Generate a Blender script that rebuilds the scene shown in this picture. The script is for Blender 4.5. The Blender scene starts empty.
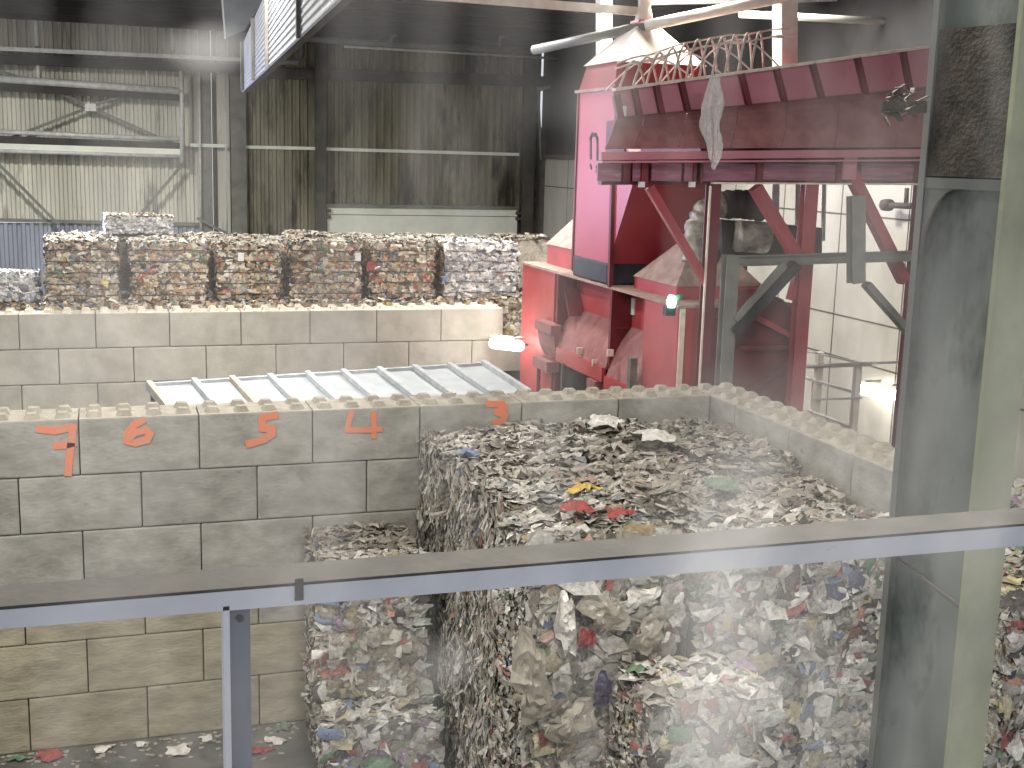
import bpy, bmesh, math, random
import numpy as np
from mathutils import Vector, Matrix

# ------------------------------------------------------------------ camera
FOC, YAW, PITCH, ROLL = 1231.93, 0.32154, 0.18336, 0.027955
CAM = np.array([0.41393, -17.44512, 8.49458])
_f = np.array([math.sin(YAW)*math.cos(PITCH), math.cos(YAW)*math.cos(PITCH), -math.sin(PITCH)])
_r = np.array([math.cos(YAW), -math.sin(YAW), 0.0]); _u = np.cross(_r, _f)
RT = math.cos(ROLL)*_r + math.sin(ROLL)*_u
UP = -math.sin(ROLL)*_r + math.cos(ROLL)*_u
scene = bpy.context.scene
col = scene.collection
cd = bpy.data.cameras.new('camera'); cam = bpy.data.objects.new('camera', cd); col.objects.link(cam)
cd.sensor_width = 36.0; cd.lens = FOC*36.0/1024; cd.clip_start = 0.05; cd.clip_end = 200
cam.matrix_world = Matrix(((RT[0], UP[0], -_f[0], CAM[0]), (RT[1], UP[1], -_f[1], CAM[1]), (RT[2], UP[2], -_f[2], CAM[2]), (0, 0, 0, 1)))
scene.camera = cam
# ------------------------------------------------------------------ world, lights, exposure
scene.view_settings.view_transform = 'Standard'; scene.view_settings.look = 'None'
scene.view_settings.gamma = 1.0; scene.view_settings.exposure = -0.22
scene.view_settings.use_curve_mapping = False
w = bpy.data.worlds.new('daylight'); scene.world = w; w.use_nodes = True
w.node_tree.nodes['Background'].inputs[0].default_value = (0.90, 0.93, 1.0, 1)
w.node_tree.nodes['Background'].inputs[1].default_value = 0.95
def area(name, loc, size, power, colr=(1, .97, .9), target=None, spread=180):
    l = bpy.data.lights.new(name, 'AREA'); l.size = size; l.energy = power; l.color = colr; l.spread = math.radians(spread)
    o = bpy.data.objects.new(name, l); col.objects.link(o); o.location = loc
    if target is not None:
        o.rotation_euler = (Vector(target)-Vector(loc)).to_track_quat('-Z', 'Y').to_euler()
    return o
W1 = (1, .97, .91)
area('high_bay_or_fill_lamp', (-2.5, -5, 12.3), 1.2, 1250, W1)
area('high_bay_or_fill_lamp', (9, -7, 12.3), 1.0, 560, W1)
area('high_bay_or_fill_lamp', (3, 5.5, 12.3), 1.0, 1250, W1)
area('high_bay_or_fill_lamp', (11.5, 6.5, 12.45), 1.2, 1500, W1)
area('high_bay_or_fill_lamp', (-1.5, 17.5, 12.4), 1.0, 2800, (1, .98, .92))
area('high_bay_or_fill_lamp', (3, -13, 12.3), 1.2, 1150, W1)  # unseen fill light added for the rail, column and bale fronts
area('high_bay_or_fill_lamp', (8.5, 12, 12.5), 1.0, 1300, W1)
area('side_doorway_daylight', (-5, 21, 7), 3.0, 300, (.54, .62, 1), target=(10, 6.5, 7.2), spread=45)
area('high_bay_or_fill_lamp', (14.5, 7, 12.3), 1.0, 260, W1)
# ------------------------------------------------------------------ helpers
rng = np.random.default_rng(7); random.seed(7)
def at(u, v, ax, val):
    """point of the sight line through picture position (u, v) on the plane ax = val of the hall"""
    d = RT*(u-512)/FOC - UP*(v-384)/FOC + _f
    k = 'XYZ'.index(ax); t = (val-CAM[k])/d[k]
    return CAM + t*d
def lin(c):
    c = np.asarray(c, float)/255.0
    return tuple(np.where(c <= .04045, c/12.92, ((c+.055)/1.055)**2.4))
def link(name, me, m=None, parent=None):
    o = bpy.data.objects.new(name, me); col.objects.link(o)
    if m is not None:
        for k in (m if isinstance(m, (list, tuple)) else [m]): me.materials.append(k)
    if parent is not None: o.parent = parent
    return o
def empty(name, loc=(0, 0, 0)):
    o = bpy.data.objects.new(name, None); col.objects.link(o); o.location = loc; o.empty_display_size = .1
    return o
def tag(o, label=None, cat=None, group=None, kind=None):
    if label: o['label'] = label
    if cat: o['category'] = cat
    if group: o['group'] = group
    if kind: o['kind'] = kind
    return o
def root(name, loc, label, cat, group=None):
    return tag(empty(name, loc), label, cat, group)
class MB:
    def __init__(s): s.v = []; s.f = []; s.m = []; s.n = 0
    def add(s, v, f, mi=0):
        v = [tuple(map(float, p)) for p in v]
        s.f += [tuple(i+s.n for i in q) for q in f]; s.m += [mi]*len(f); s.v += v; s.n += len(v)
        return s
    def box(s, a, b, mi=0):
        x0, y0, z0 = a; x1, y1, z1 = b
        return s.add([(x0,y0,z0),(x1,y0,z0),(x1,y1,z0),(x0,y1,z0),(x0,y0,z1),(x1,y0,z1),(x1,y1,z1),(x0,y1,z1)],
                     [(0,3,2,1),(4,5,6,7),(0,1,5,4),(1,2,6,5),(2,3,7,6),(3,0,4,7)], mi)
    def hexa(s, p, mi=0):
        return s.add(p, [(0,3,2,1),(4,5,6,7),(0,1,5,4),(1,2,6,5),(2,3,7,6),(3,0,4,7)], mi)
    def beam(s, a, b, w, h, upv=(0,0,1), mi=0):
        a = Vector(a); b = Vector(b); d = (b-a).normalized(); u = Vector(upv)
        if abs(d.dot(u)) > .98: u = Vector((0,1,0))
        r = d.cross(u).normalized(); u = r.cross(d).normalized()
        r = r*w/2; u = u*h/2
        return s.hexa([a-r-u, a+r-u, b+r-u, b-r-u, a-r+u, a+r+u, b+r+u, b-r+u], mi)
    def ibeam(s, a, b, w, h, t=.012, upv=(0,0,1)):
        a = Vector(a); b = Vector(b); d = (b-a).normalized(); u = Vector(upv)
        if abs(d.dot(u)) > .98: u = Vector((0,1,0))
        r = d.cross(u).normalized(); u = r.cross(d).normalized(); o = u*(h/2-t/2)
        s.beam(a+o, b+o, w, t, u); s.beam(a-o, b-o, w, t, u); s.beam(a, b, t, h-2*t, u); return s
    def tube(s, pts, r, n=10, mi=0, closed=False):
        pts = [Vector(p) for p in pts]; rings = []
        m = len(pts); rr = r if isinstance(r, (list, tuple)) else [r]*m
        for i, p in enumerate(pts):
            d = (pts[min(i+1, m-1)]-pts[max(i-1, 0)]).normalized()
            q = Vector((0,0,1)) if abs(d.z) < .9 else Vector((0,1,0))
            a = d.cross(q).normalized(); b = d.cross(a).normalized()
            rings.append([p+(a*math.cos(2*math.pi*k/n)+b*math.sin(2*math.pi*k/n))*rr[i] for k in range(n)])
        v = [x for R in rings for x in R]; f = []
        for i in range(m-1):
            for k in range(n):
                f.append((i*n+k, i*n+(k+1) % n, (i+1)*n+(k+1) % n, (i+1)*n+k))
        f.append(tuple(range(n-1, -1, -1))); f.append(tuple((m-1)*n+k for k in range(n)))
        return s.add(v, f, mi)
    def prism(s, poly, d, mi=0):
        """planar polygon (3D points) pushed along vector d"""
        n = len(poly); a = [Vector(p) for p in poly]; b = [p+Vector(d) for p in a]
        f = [tuple(range(n)), tuple(range(2*n-1, n-1, -1))]+[((i+1) % n, i, n+i, n+(i+1) % n) for i in range(n)]
        return s.add(a+b, f, mi)
    def build(s, name, m, parent=None, smooth=False, bevel=0, fix=True):
        me = bpy.data.meshes.new(name); me.from_pydata(s.v, [], s.f); me.update()
        if any(s.m): me.polygons.foreach_set('material_index', s.m)
        if fix:
            bm = bmesh.new(); bm.from_mesh(me); bmesh.ops.recalc_face_normals(bm, faces=bm.faces); bm.to_mesh(me); bm.free()
        if smooth: me.polygons.foreach_set('use_smooth', [True]*len(me.polygons))
        o = link(name, me, m, None)
        if parent is not None:
            o.parent = parent; me.transform(Matrix.Translation(-parent_loc(parent)))
        if bevel:
            b = o.modifiers.new('bevel', 'BEVEL'); b.width = bevel; b.segments = 2; b.limit_method = 'ANGLE'
        return o
def parent_loc(p):
    v = Vector(p.location)
    while p.parent is not None: p = p.parent; v += Vector(p.location)
    return v
# ------------------------------------------------------------------ materials
def nodes(name):
    m = bpy.data.materials.new(name); m.use_nodes = True
    return m, m.node_tree.nodes, m.node_tree.links
def mat(name, c1, c2=None, scale=3.0, rough=.7, metal=0, bump=0.0, bscale=None, c3=None, s3=1.2, t3=.55, stretch=None, objrand=0.0, spec=.4, coat=0, ramp=(.35, .65)):
    m, N, L = nodes(name); b = N['Principled BSDF']
    b.inputs['Roughness'].default_value = rough; b.inputs['Metallic'].default_value = metal
    b.inputs['Specular IOR Level'].default_value = spec; b.inputs['Coat Weight'].default_value = coat
    c1 = lin(c1); c2 = lin(c2) if c2 is not None else c1
    tc = N.new('ShaderNodeTexCoord'); mp = N.new('ShaderNodeMapping'); L.new(tc.outputs['Object'], mp.inputs[0])
    if stretch: mp.inputs['Scale'].default_value = stretch
    off = None
    if objrand:
        oi = N.new('ShaderNodeObjectInfo'); vm = N.new('ShaderNodeVectorMath'); vm.operation = 'MULTIPLY_ADD'
        L.new(oi.outputs['Random'], vm.inputs[0]); vm.inputs[1].default_value = (37, 53, 71); L.new(mp.outputs[0], vm.inputs[2]); vec = vm.outputs[0]
    else: vec = mp.outputs[0]
    n = N.new('ShaderNodeTexNoise'); n.inputs['Scale'].default_value = scale; n.inputs['Detail'].default_value = 8; n.inputs['Roughness'].default_value = .6
    L.new(vec, n.inputs['Vector'])
    r = N.new('ShaderNodeValToRGB'); r.color_ramp.elements[0].position = ramp[0]; r.color_ramp.elements[1].position = ramp[1]
    r.color_ramp.elements[0].color = (*c2, 1); r.color_ramp.elements[1].color = (*c1, 1); L.new(n.outputs[0], r.inputs[0]); out = r.outputs[0]
    if c3 is not None:
        n3 = N.new('ShaderNodeTexNoise'); n3.inputs['Scale'].default_value = s3; n3.inputs['Detail'].default_value = 6; n3.inputs['Roughness'].default_value = .7
        L.new(vec, n3.inputs['Vector']); r3 = N.new('ShaderNodeMapRange'); r3.inputs[1].default_value = t3; r3.inputs[2].default_value = t3+.14
        L.new(n3.outputs[0], r3.inputs[0]); mx = N.new('ShaderNodeMix'); mx.data_type = 'RGBA'; L.new(r3.outputs[0], mx.inputs[0])
        L.new(out, mx.inputs[6]); mx.inputs[7].default_value = (*lin(c3), 1); out = mx.outputs[2]
    if objrand:
        hs = N.new('ShaderNodeHueSaturation'); mr = N.new('ShaderNodeMapRange'); mr.inputs[3].default_value = 1-objrand; mr.inputs[4].default_value = 1+objrand
        L.new(oi.outputs['Random'], mr.inputs[0]); L.new(mr.outputs[0], hs.inputs['Value']); L.new(out, hs.inputs['Color']); out = hs.outputs[0]
    L.new(out, b.inputs['Base Color'])
    if bump:
        nb = N.new('ShaderNodeTexNoise'); nb.inputs['Scale'].default_value = bscale or scale*6; nb.inputs['Detail'].default_value = 6; L.new(vec, nb.inputs['Vector'])
        bp = N.new('ShaderNodeBump'); bp.inputs['Strength'].default_value = bump; bp.inputs['Distance'].default_value = .03
        L.new(nb.outputs[0], bp.inputs['Height']); L.new(bp.outputs[0], b.inputs['Normal'])
    return m
def emit(name, c, s):
    m, N, L = nodes(name); b = N['Principled BSDF']; b.inputs['Emission Color'].default_value = (*c, 1); b.inputs['Emission Strength'].default_value = s
    b.inputs['Base Color'].default_value = (*c, 1); return m
M = {}
M['block'] = mat('cast_concrete', (164,161,152), (134,131,122), 2.2, .9, bump=.35, bscale=14, c3=(104,100,92), s3=3.2, t3=.62, objrand=.07, stretch=(1,1,1.6))
M['block_yellowish'] = mat('yellowish_concrete', (168,160,136), (136,128,108), 2.0, .9, bump=.4, bscale=12, c3=(108,102,88), s3=2.6, t3=.6, objrand=.07, stretch=(1,1,2.5))  # yellower tone for the lower courses
M['block_pale'] = mat('pale_concrete', (196,193,181), (172,168,156), 1.8, .9, bump=.3, bscale=14, c3=(140,136,126), s3=3.0, t3=.66, objrand=.05)
M['block_dust'] = mat('dusty_concrete', (176,169,154), (146,139,126), 5, .95, bump=.5, bscale=20)
M['block_dust_pale'] = mat('pale_dusty_concrete', (216,208,192), (190,180,164), 5, .95, bump=.5, bscale=20)
M['floor'] = mat('wet_concrete', (112,110,106), (82,80,77), 1.2, .55, bump=.2, c3=(60,58,56), s3=.8, t3=.55)
M['sheet'] = mat('lit_corrugated_steel', (206,204,190), (176,174,162), .8, .6, metal=.1, c3=(112,110,102), s3=.6, t3=.56, stretch=(2,1,.35))  # left sheets: the stronger light there is put into the paler colour
M['sheet_grimy'] = mat('grimy_corrugated_steel', (140,136,116), (96,92,76), .7, .75, metal=.05, c3=(54,50,44), s3=.45, t3=.5, stretch=(2,1,.5))
M['sheet_blue'] = mat('bluish_corrugated_steel', (150,156,170), (120,126,138), .8, .6, stretch=(2,1,.4))
M['roof'] = mat('dark_roof_sheet', (66,64,62), (44,43,43), .6, .85, c3=(92,90,84), s3=.4, t3=.62)
M['steel'] = mat('sooty_steel', (88,86,80), (64,62,58), 2, .6, metal=.3)
M['steel_mid'] = mat('grey_painted_steel', (122,122,114), (98,98,92), 2, .6, metal=.1)
M['steel_dark'] = mat('dark_steel', (58,57,56), (42,41,40), 2, .6, metal=.2)
M['galv'] = mat('galvanised_pipe', (206,208,204), (176,178,174), 5, .5, metal=.1)
M['white_steel'] = mat('white_lit_steel', (232,226,212), (206,198,182), 3, .7)  # strong light on the galvanised hangers and railing is put into this white
M['panel'] = mat('pale_wall_panel', (184,181,172), (162,159,150), .8, .85, bump=.15, c3=(150,142,128), s3=.7, t3=.62, stretch=(1,1,.5))
M['joint'] = mat('panel_joint', (96,92,84), (70,66,60), 3, .9)
M['board'] = mat('pale_board', (226,230,218), (210,214,202), 1.5, .7, c3=(140,142,132), s3=3, t3=.68)
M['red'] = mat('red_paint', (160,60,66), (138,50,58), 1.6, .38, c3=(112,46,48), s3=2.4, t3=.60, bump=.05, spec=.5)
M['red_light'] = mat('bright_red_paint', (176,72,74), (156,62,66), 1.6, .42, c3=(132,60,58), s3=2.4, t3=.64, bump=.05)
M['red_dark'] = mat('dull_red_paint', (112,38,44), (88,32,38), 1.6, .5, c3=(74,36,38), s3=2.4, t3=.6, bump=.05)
M['red_dust'] = mat('dusty_red_paint', (152,104,102), (130,84,86), 3.5, .85, c3=(142,104,98), s3=3, t3=.6, bump=.25)
M['dust'] = mat('grey_dust_on_red', (172,150,138), (146,118,110), 4, .95, bump=.4)
M['hood'] = mat('pale_dusty_hood', (238,230,218), (222,212,198), 3, .8)
M['rubber'] = mat('black_rubber', (58,58,62), (42,42,46), 3, .5)
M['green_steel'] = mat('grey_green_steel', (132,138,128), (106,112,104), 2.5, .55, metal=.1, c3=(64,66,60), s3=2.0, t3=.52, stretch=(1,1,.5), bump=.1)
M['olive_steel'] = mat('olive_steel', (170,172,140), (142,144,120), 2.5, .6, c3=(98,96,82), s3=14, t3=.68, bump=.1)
M['rail_top'] = mat('grimy_rail', (72,68,62), (58,55,50), 8, .8, bump=.1)
M['rail_face'] = mat('blue_grey_rail', (196,198,204), (176,178,184), 4, .6, metal=.1, c3=(84,86,92), s3=9, t3=.68)
M['orange'] = mat('orange_spray_paint', (226,122,84), (196,138,112), 14, .9)
M['tin'] = mat('white_roof_tin', (186,192,194), (166,172,176), 2, .5, c3=(150,152,150), s3=4, t3=.62, metal=.1)
M['wood'] = mat('pale_batten', (208,196,180), (180,164,148), 6, .85)
M['batten_grey'] = mat('grey_batten', (200,204,206), (172,176,180), 6, .7)
M['tube'] = emit('lit_tube', (1, .96, .88), 14)
M['green_light'] = emit('green_signal', (.35, 1, .72), 14)
M['duct'] = mat('silver_duct', (178,172,160), (120,112,102), 6, .5, metal=.4, bump=.3)
M['soot'] = mat('sooty_machine', (70,58,54), (46,38,38), 3, .7, bump=.3)
M['paper'] = mat('white_paper', (226,224,220), (200,198,196), 30, .8)
M['black_mark'] = mat('dark_print', (54,40,46), (46,36,40), 10, .7)
M['purple'] = mat('lilac_scuffed_frame', (148,96,112), (118,66,84), 6, .4, c3=(150,146,160), s3=6, t3=.6, stretch=(.3,1,2))
M['mauve'] = mat('mauve_red_panel', (188,122,132), (172,106,118), 1.2, .5, c3=(150,92,98), s3=1.6, t3=.6)
M['hoop'] = mat('dusty_hoop', (226,212,196), (204,180,164), 8, .8)
M['wire'] = mat('baling_wire', (56,50,44), (42,38,34), 8, .5, metal=.6)
M['cobweb_and_shade'] = mat('sooty_rag_and_shade', (92,84,74), (54,48,42), 12, .95, bump=.4)  # lint on the column, and the shade painted on its recess plate
def film_mat(name, c, alpha):
    m, N, L = nodes(name); b = N['Principled BSDF']; b.inputs['Base Color'].default_value = (*lin(c), 1); b.inputs['Roughness'].default_value = .3
    n = N.new('ShaderNodeTexNoise'); n.inputs['Scale'].default_value = 9; mr = N.new('ShaderNodeMapRange'); mr.inputs[3].default_value = alpha-.25; mr.inputs[4].default_value = alpha+.25
    L.new(n.outputs[0], mr.inputs[0]); L.new(mr.outputs[0], b.inputs['Alpha']); return m
M['film'] = film_mat('clear_plastic_film', (236,232,228), .36)
def attr_mat(name, rough, trans=0.0):
    m, N, L = nodes(name); b = N['Principled BSDF']; b.inputs['Roughness'].default_value = rough; b.inputs['Specular IOR Level'].default_value = .45
    a = N.new('ShaderNodeAttribute'); a.attribute_name = 'tint'
    n = N.new('ShaderNodeTexNoise'); n.inputs['Scale'].default_value = 16; n.inputs['Detail'].default_value = 5
    tc = N.new('ShaderNodeTexCoord'); L.new(tc.outputs['Object'], n.inputs['Vector'])
    mr = N.new('ShaderNodeMapRange'); mr.inputs[1].default_value = .3; mr.inputs[2].default_value = .7; mr.inputs[3].default_value = .62; mr.inputs[4].default_value = 1.2
    L.new(n.outputs[0], mr.inputs[0]); hs = N.new('ShaderNodeHueSaturation'); L.new(a.outputs['Color'], hs.inputs['Color']); L.new(mr.outputs[0], hs.inputs['Value'])
    L.new(hs.outputs[0], b.inputs['Base Color'])
    bp = N.new('ShaderNodeBump'); bp.inputs['Strength'].default_value = .6; bp.inputs['Distance'].default_value = .02
    n2 = N.new('ShaderNodeTexNoise'); n2.inputs['Scale'].default_value = 45; n2.inputs['Detail'].default_value = 4; L.new(tc.outputs['Object'], n2.inputs['Vector'])
    L.new(n2.outputs[0], bp.inputs['Height']); L.new(bp.outputs[0], b.inputs['Normal'])
    return m
M['scraps'] = attr_mat('compressed_plastic_scraps', .42)
# ------------------------------------------------------------------ bales
def nz(p, k, seed, oct=3):
    """cheap smooth noise of points p (n,3), about -1..1"""
    r = np.random.default_rng(seed); s = np.zeros(len(p)); a = 1.0; tot = 0
    for o in range(oct):
        for j in range(4):
            d = r.normal(size=3); d /= np.linalg.norm(d)
            s += a*np.sin(p@d*k*(1.9**o)+r.uniform(0, 6.28)); tot += a*.6
        a *= .55
    return s/tot
PAL = {
 'film': [((202,196,184),26),((178,170,158),22),((150,143,132),16),((222,218,210),12),((120,114,106),9),((92,87,82),6),((64,60,58),4),((172,160,134),5),((78,104,142),1.6),((160,60,56),1.3),((196,160,84),1.2),((106,134,96),1.6),((146,120,134),1.5),((176,128,104),2),((140,160,170),2.5)],
 'dusty': [((190,180,166),28),((168,158,144),26),((146,135,122),20),((206,198,186),10),((118,108,98),9),((90,82,74),5),((150,118,108),2),((176,150,104),1.5),((110,124,146),1),((122,134,106),1.5),((160,92,82),.8)],
 'bright': [((226,222,214),30),((206,200,188),18),((178,172,160),12),((148,142,132),8),((104,100,96),5),((196,178,120),4),((98,134,176),2.5),((64,78,128),2),((184,66,66),2.2),((206,138,104),2.2),((98,152,112),3.5),((150,110,150),1.2),((60,58,60),3),((214,200,150),4)],
 'paper': [((206,190,164),20),((176,150,118),17),((224,216,200),20),((146,118,90),10),((108,92,76),7),((204,160,120),5),((196,146,84),3),((176,74,66),3),((98,124,160),3.5),((110,140,110),3),((70,62,58),4),((190,184,176),8),((150,130,150),1.5),((212,190,92),1.6)],
 'white': [((236,234,232),30),((214,214,216),22),((184,186,192),16),((150,152,162),9),((116,116,128),4),((206,198,186),7),((96,94,100),2),((120,140,176),1.5),((180,120,120),.6)],
}
PAL['side'] = [((214,208,196),26),((190,182,168),24),((164,156,144),14),((228,224,214),14),((130,124,114),6),((184,172,138),7),((96,120,160),2.2),((180,84,76),1.6),((200,168,96),1.4),((120,146,112),2),((84,80,78),3),((196,148,128),2)]
BL = {'paper': .06, 'white': .1, 'dusty': .28, 'side': .22, 'film': .26, 'bright': .14}
DS = {'side': .2, 'film': .35, 'dusty': .35, 'bright': .3, 'paper': .15, 'white': .1}
def pick(pal, n, r):
    c = np.array([lin(x[0]) for x in PAL[pal]]); g_ = c.mean(1, keepdims=True)*np.array([[1.03,1,.93]]); c = c*(1-DS[pal])+g_*DS[pal]; b_ = BL[pal]; c = (c*(1-b_)+np.array([lin((172,163,146))])*b_)*(.88 if pal == 'paper' else .92); w_ = np.array([x[1] for x in PAL[pal]], float); w_ /= w_.sum()
    return c[r.choice(len(c), n, p=w_)]*r.uniform(.8, 1.15, (n, 1))
def bale_mesh(name, size, seed, faces, lump=.05, base=None):
    """compressed bale: lumpy body plus crumpled scraps; faces = {face: (palette, density, (wmin,wmax), (hmin,hmax), lift)}; origin at the base centre"""
    r = np.random.default_rng(seed); sx, sy, sz = size; V = []; Fq = []; T = []; n0 = 0
    H = np.array([sx/2, sy/2, sz/2])
    AX = {'-x': (0,-1,1,2), '+x': (0,1,1,2), '-y': (1,-1,0,2), '+y': (1,1,0,2), '+z': (2,1,0,1), '-z': (2,-1,0,1)}
    def disp(p):
        q = p/H
        a = np.sort(np.abs(q), axis=1)
        sink = np.clip((a[:, 1]-.86)/.14, 0, 1)**2*.05+np.clip((a[:, 0]-.86)/.14, 0, 1)**2*.05
        d = nz(p, 4.2, seed, 3)*lump-sink-lump*.9
        nn = np.sign(q)*np.clip((np.abs(q)-.8)/.2, 0, 1); nn /= (np.linalg.norm(nn, axis=1)[:, None]+1e-6)
        return p+nn*d[:, None]
    for k, (ax, sg, a1, a2) in AX.items():
        n1 = max(4, int(H[a1]*2/.075)); n2 = max(4, int(H[a2]*2/.075))
        if k not in faces: n1 = n2 = 3
        g1, g2 = np.meshgrid(np.linspace(-1, 1, n1+1), np.linspace(-1, 1, n2+1), indexing='ij')
        p = np.zeros(((n1+1)*(n2+1), 3)); p[:, ax] = sg*H[ax]; p[:, a1] = g1.ravel()*H[a1]; p[:, a2] = g2.ravel()*H[a2]
        fine = nz(p, 26, seed+5, 2)*.018
        p = disp(p); p[:, ax] += sg*np.minimum(fine, 0)*2.0
        V.append(p); idx = np.arange(len(p)).reshape(n1+1, n2+1)+n0
        q = np.stack([idx[:-1, :-1], idx[1:, :-1], idx[1:, 1:], idx[:-1, 1:]], -1).reshape(-1, 4); Fq.append(q)
        pal = faces[k][0] if k in faces else next(iter(faces.values()))[0]
        T.append(pick(pal, len(q), r)*.9); n0 += len(p)
    for k, (pal, dens, wr, hr, lift) in faces.items():
        ax, sg, a1, a2 = AX[k]; n = int(dens*4*H[a1]*H[a2])
        c = np.zeros((n, 3)); c[:, ax] = sg*H[ax]; c[:, a1] = r.uniform(-1, 1, n)*H[a1]; c[:, a2] = r.uniform(-1, 1, n)*H[a2]
        c = disp(c); e1 = np.zeros(3); e1[a1] = 1; e2 = np.zeros(3); e2[a2] = 1; en = np.zeros(3); en[ax] = sg
        c += en*r.uniform(-.01, lift, (n, 1))
        ang = r.normal(0, .3, n) if k != '+z' else r.normal(.15, .5, n)
        t1 = np.cos(ang)[:, None]*e1+np.sin(ang)[:, None]*e2; t2 = -np.sin(ang)[:, None]*e1+np.cos(ang)[:, None]*e2
        tl = r.normal(0, .22, (n, 2)); 
        t1 = t1+en*tl[:, :1]; t2 = t2+en*tl[:, 1:]
        u = r.beta(1.1, 2.6, n); ww = wr[0]+(wr[1]-wr[0])*u; hh = hr[0]+(hr[1]-hr[0])*r.beta(1.1, 2.6, n)
        G = [(a, b) for b in (-1, 0, 1) for a in (-1, 0, 1)]
        P = np.zeros((n, 9, 3)); fold = r.normal(0, .14, n)*ww
        for i, (a, b) in enumerate(G):
            ja = a+r.normal(0, .22, n); jb = b+r.normal(0, .22, n)
            P[:, i] = c+t1*(ja*ww/2)[:, None]+t2*(jb*hh/2)[:, None]+en*(r.normal(0, .10, n)*np.minimum(ww, hh)+(fold if (a == 0 or b == 0) else 0))[:, None]
        V.append(P.reshape(-1, 3)); q0 = np.array([[0,1,4,3],[1,2,5,4],[3,4,7,6],[4,5,8,7]])
        Fq.append((q0[None]+(np.arange(n)*9)[:, None, None]+n0).reshape(-1, 4)); n0 += n*9
        T.append(np.repeat(pick(pal, n, r), 4, 0)*r.uniform(.9, 1.08, (n*4, 1)))
    V = np.concatenate(V); Fq = np.concatenate(Fq); T = np.clip(np.concatenate(T), 0, 1)
    V[:, 2] += sz/2; V[:, 2] = np.maximum(V[:, 2], 0.0)
    me = bpy.data.meshes.new(name); me.vertices.add(len(V)); me.vertices.foreach_set('co', V.astype(np.float32).ravel())
    me.loops.add(len(Fq)*4); me.loops.foreach_set('vertex_index', Fq.astype(np.int32).ravel())
    me.polygons.add(len(Fq)); me.polygons.foreach_set('loop_start', np.arange(0, len(Fq)*4, 4, dtype=np.int32))
    me.update(calc_edges=True); me.polygons.foreach_set('use_smooth', np.ones(len(Fq), bool))
    at_ = me.attributes.new('tint', 'FLOAT_COLOR', 'FACE'); at_.data.foreach_set('color', np.concatenate([T, np.ones((len(T), 1))], 1).astype(np.float32).ravel())
    me.materials.append(M['scraps']); return me
def bale(x0, x1, y0, y1, z0, z1, seed, faces, label, group, name='plastic_bale', rz=0.0, lump=.05):
    me = bale_mesh(name, (x1-x0, y1-y0, z1-z0), seed, faces, lump)
    o = link(name, me); o.location = ((x0+x1)/2, (y0+y1)/2, z0); o.rotation_euler.z = rz
    return tag(o, label, 'bale', group)
TOP = ('dusty', 300, (.07,.42), (.04,.20), .05)
TOPF = ('film', 290, (.07,.44), (.05,.22), .05)
SIDE = ('side', 420, (.06,.26), (.03,.14), .05)          # '-x' faces: a1 = Y, a2 = Z
SIDEV = ('side', 520, (.03,.10), (.08,.42), .05)
FRONT = ('side', 260, (.07,.42), (.08,.46), .06)
FRONTB = ('bright', 240, (.07,.40), (.07,.38), .06)
ORD = ['first', 'second', 'third', 'fourth', 'fifth', 'sixth', 'seventh', 'eighth', 'ninth', 'tenth', 'eleventh', 'twelfth']
G = 'baled plastic film in the big stack of the bay'
cols_ = [(4.80, 6.44, 'left'), (6.76, 8.08, 'middle'), (8.12, 9.50, 'right')]
rows_ = [(-5.50, -4.20, 'front'), (-4.17, -2.84, 'second'), (-2.81, -1.46, 'third'), (-1.43, -0.10, 'rear')]
lev = [0, 1.1, 2.2, 3.3]; LN = ['bottom', 'second lowest', 'second highest', 'top']
sd = 100
for ci, (x0, x1, cn) in enumerate(cols_):
    for ri, (y0, y1, rn) in enumerate(rows_):
        for li, z0 in enumerate(lev):
            top = li == 3; front = ri == 0; left = ci == 0
            if not (top or front or left): continue
            sd += 1; fc = {}; x0_, x1_ = x0, x1
            if ri > 0 and ci == 0: x1_ = 6.60
            if ri > 0 and ci == 1: x0_ = 6.62
            dz = rng.uniform(-.05, .08); dx = rng.uniform(-.05, .05); dy = rng.uniform(-.06, .06) if front else 0
            if top: fc['+z'] = TOPF if (ri == 0 or (ci == 0 and ri == 1)) else TOP
            if top and ri > 0: fc['-y'] = TOP
            if left: fc['-x'] = SIDEV if ri > 0 else SIDE
            if front: fc['-y'] = FRONT if ci == 0 else FRONTB
            if ci == 1 and front and top: fc['-x'] = SIDE
            h = 1.1
            if top: h = 1.1+dz - (.14 if (ci == 2 and ri < 2) else 0) - (.08 if ci == 1 and ri == 0 else 0)
            if top and ri == 3 and ci == 0: h = 1.16
            if top and ri == 3 and ci == 1: h = 1.20
            sh = .03*(3-ri) if left else 0
            bale(x0_-sh+(dx if left else 0), x1_, y0+dy, y1, z0, z0+h, sd, fc,
                 'plastic film bale, %s layer of the big stack, %s row, %s column' % (LN[li], rn, cn), G, lump=.07 if top else .055)
GS = 'baled plastic in the low stack against the block wall'
for li, (z0, z1) in enumerate([(0, 1.05), (1.05, 2.07), (2.07, 3.06)]):
    fw = .75 if li == 0 else 0
    bale(3.02+.02*li, 4.50+(.1 if li == 0 else 0), -1.72-fw, -.12, z0, z1, 200+li, {'-x': SIDEV if li else SIDE, '-y': FRONTB if li != 1 else FRONT, '+z': TOP if li == 2 else FRONTB},
         ['lowest bale of the small stack by the block wall, sticking out forwards', 'middle bale of the small stack by the block wall', 'top bale of the small stack with a dusty flat top'][li], GS, rz=-.06)
GP = 'plastic bales standing forward of the big stack'
bale(5.55, 7.0, -6.75, -5.62, 1.0, 2.0, 210, {'-x': SIDE, '-y': FRONTB}, 'colourful bale under the forward bale of the big stack', GP)
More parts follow.
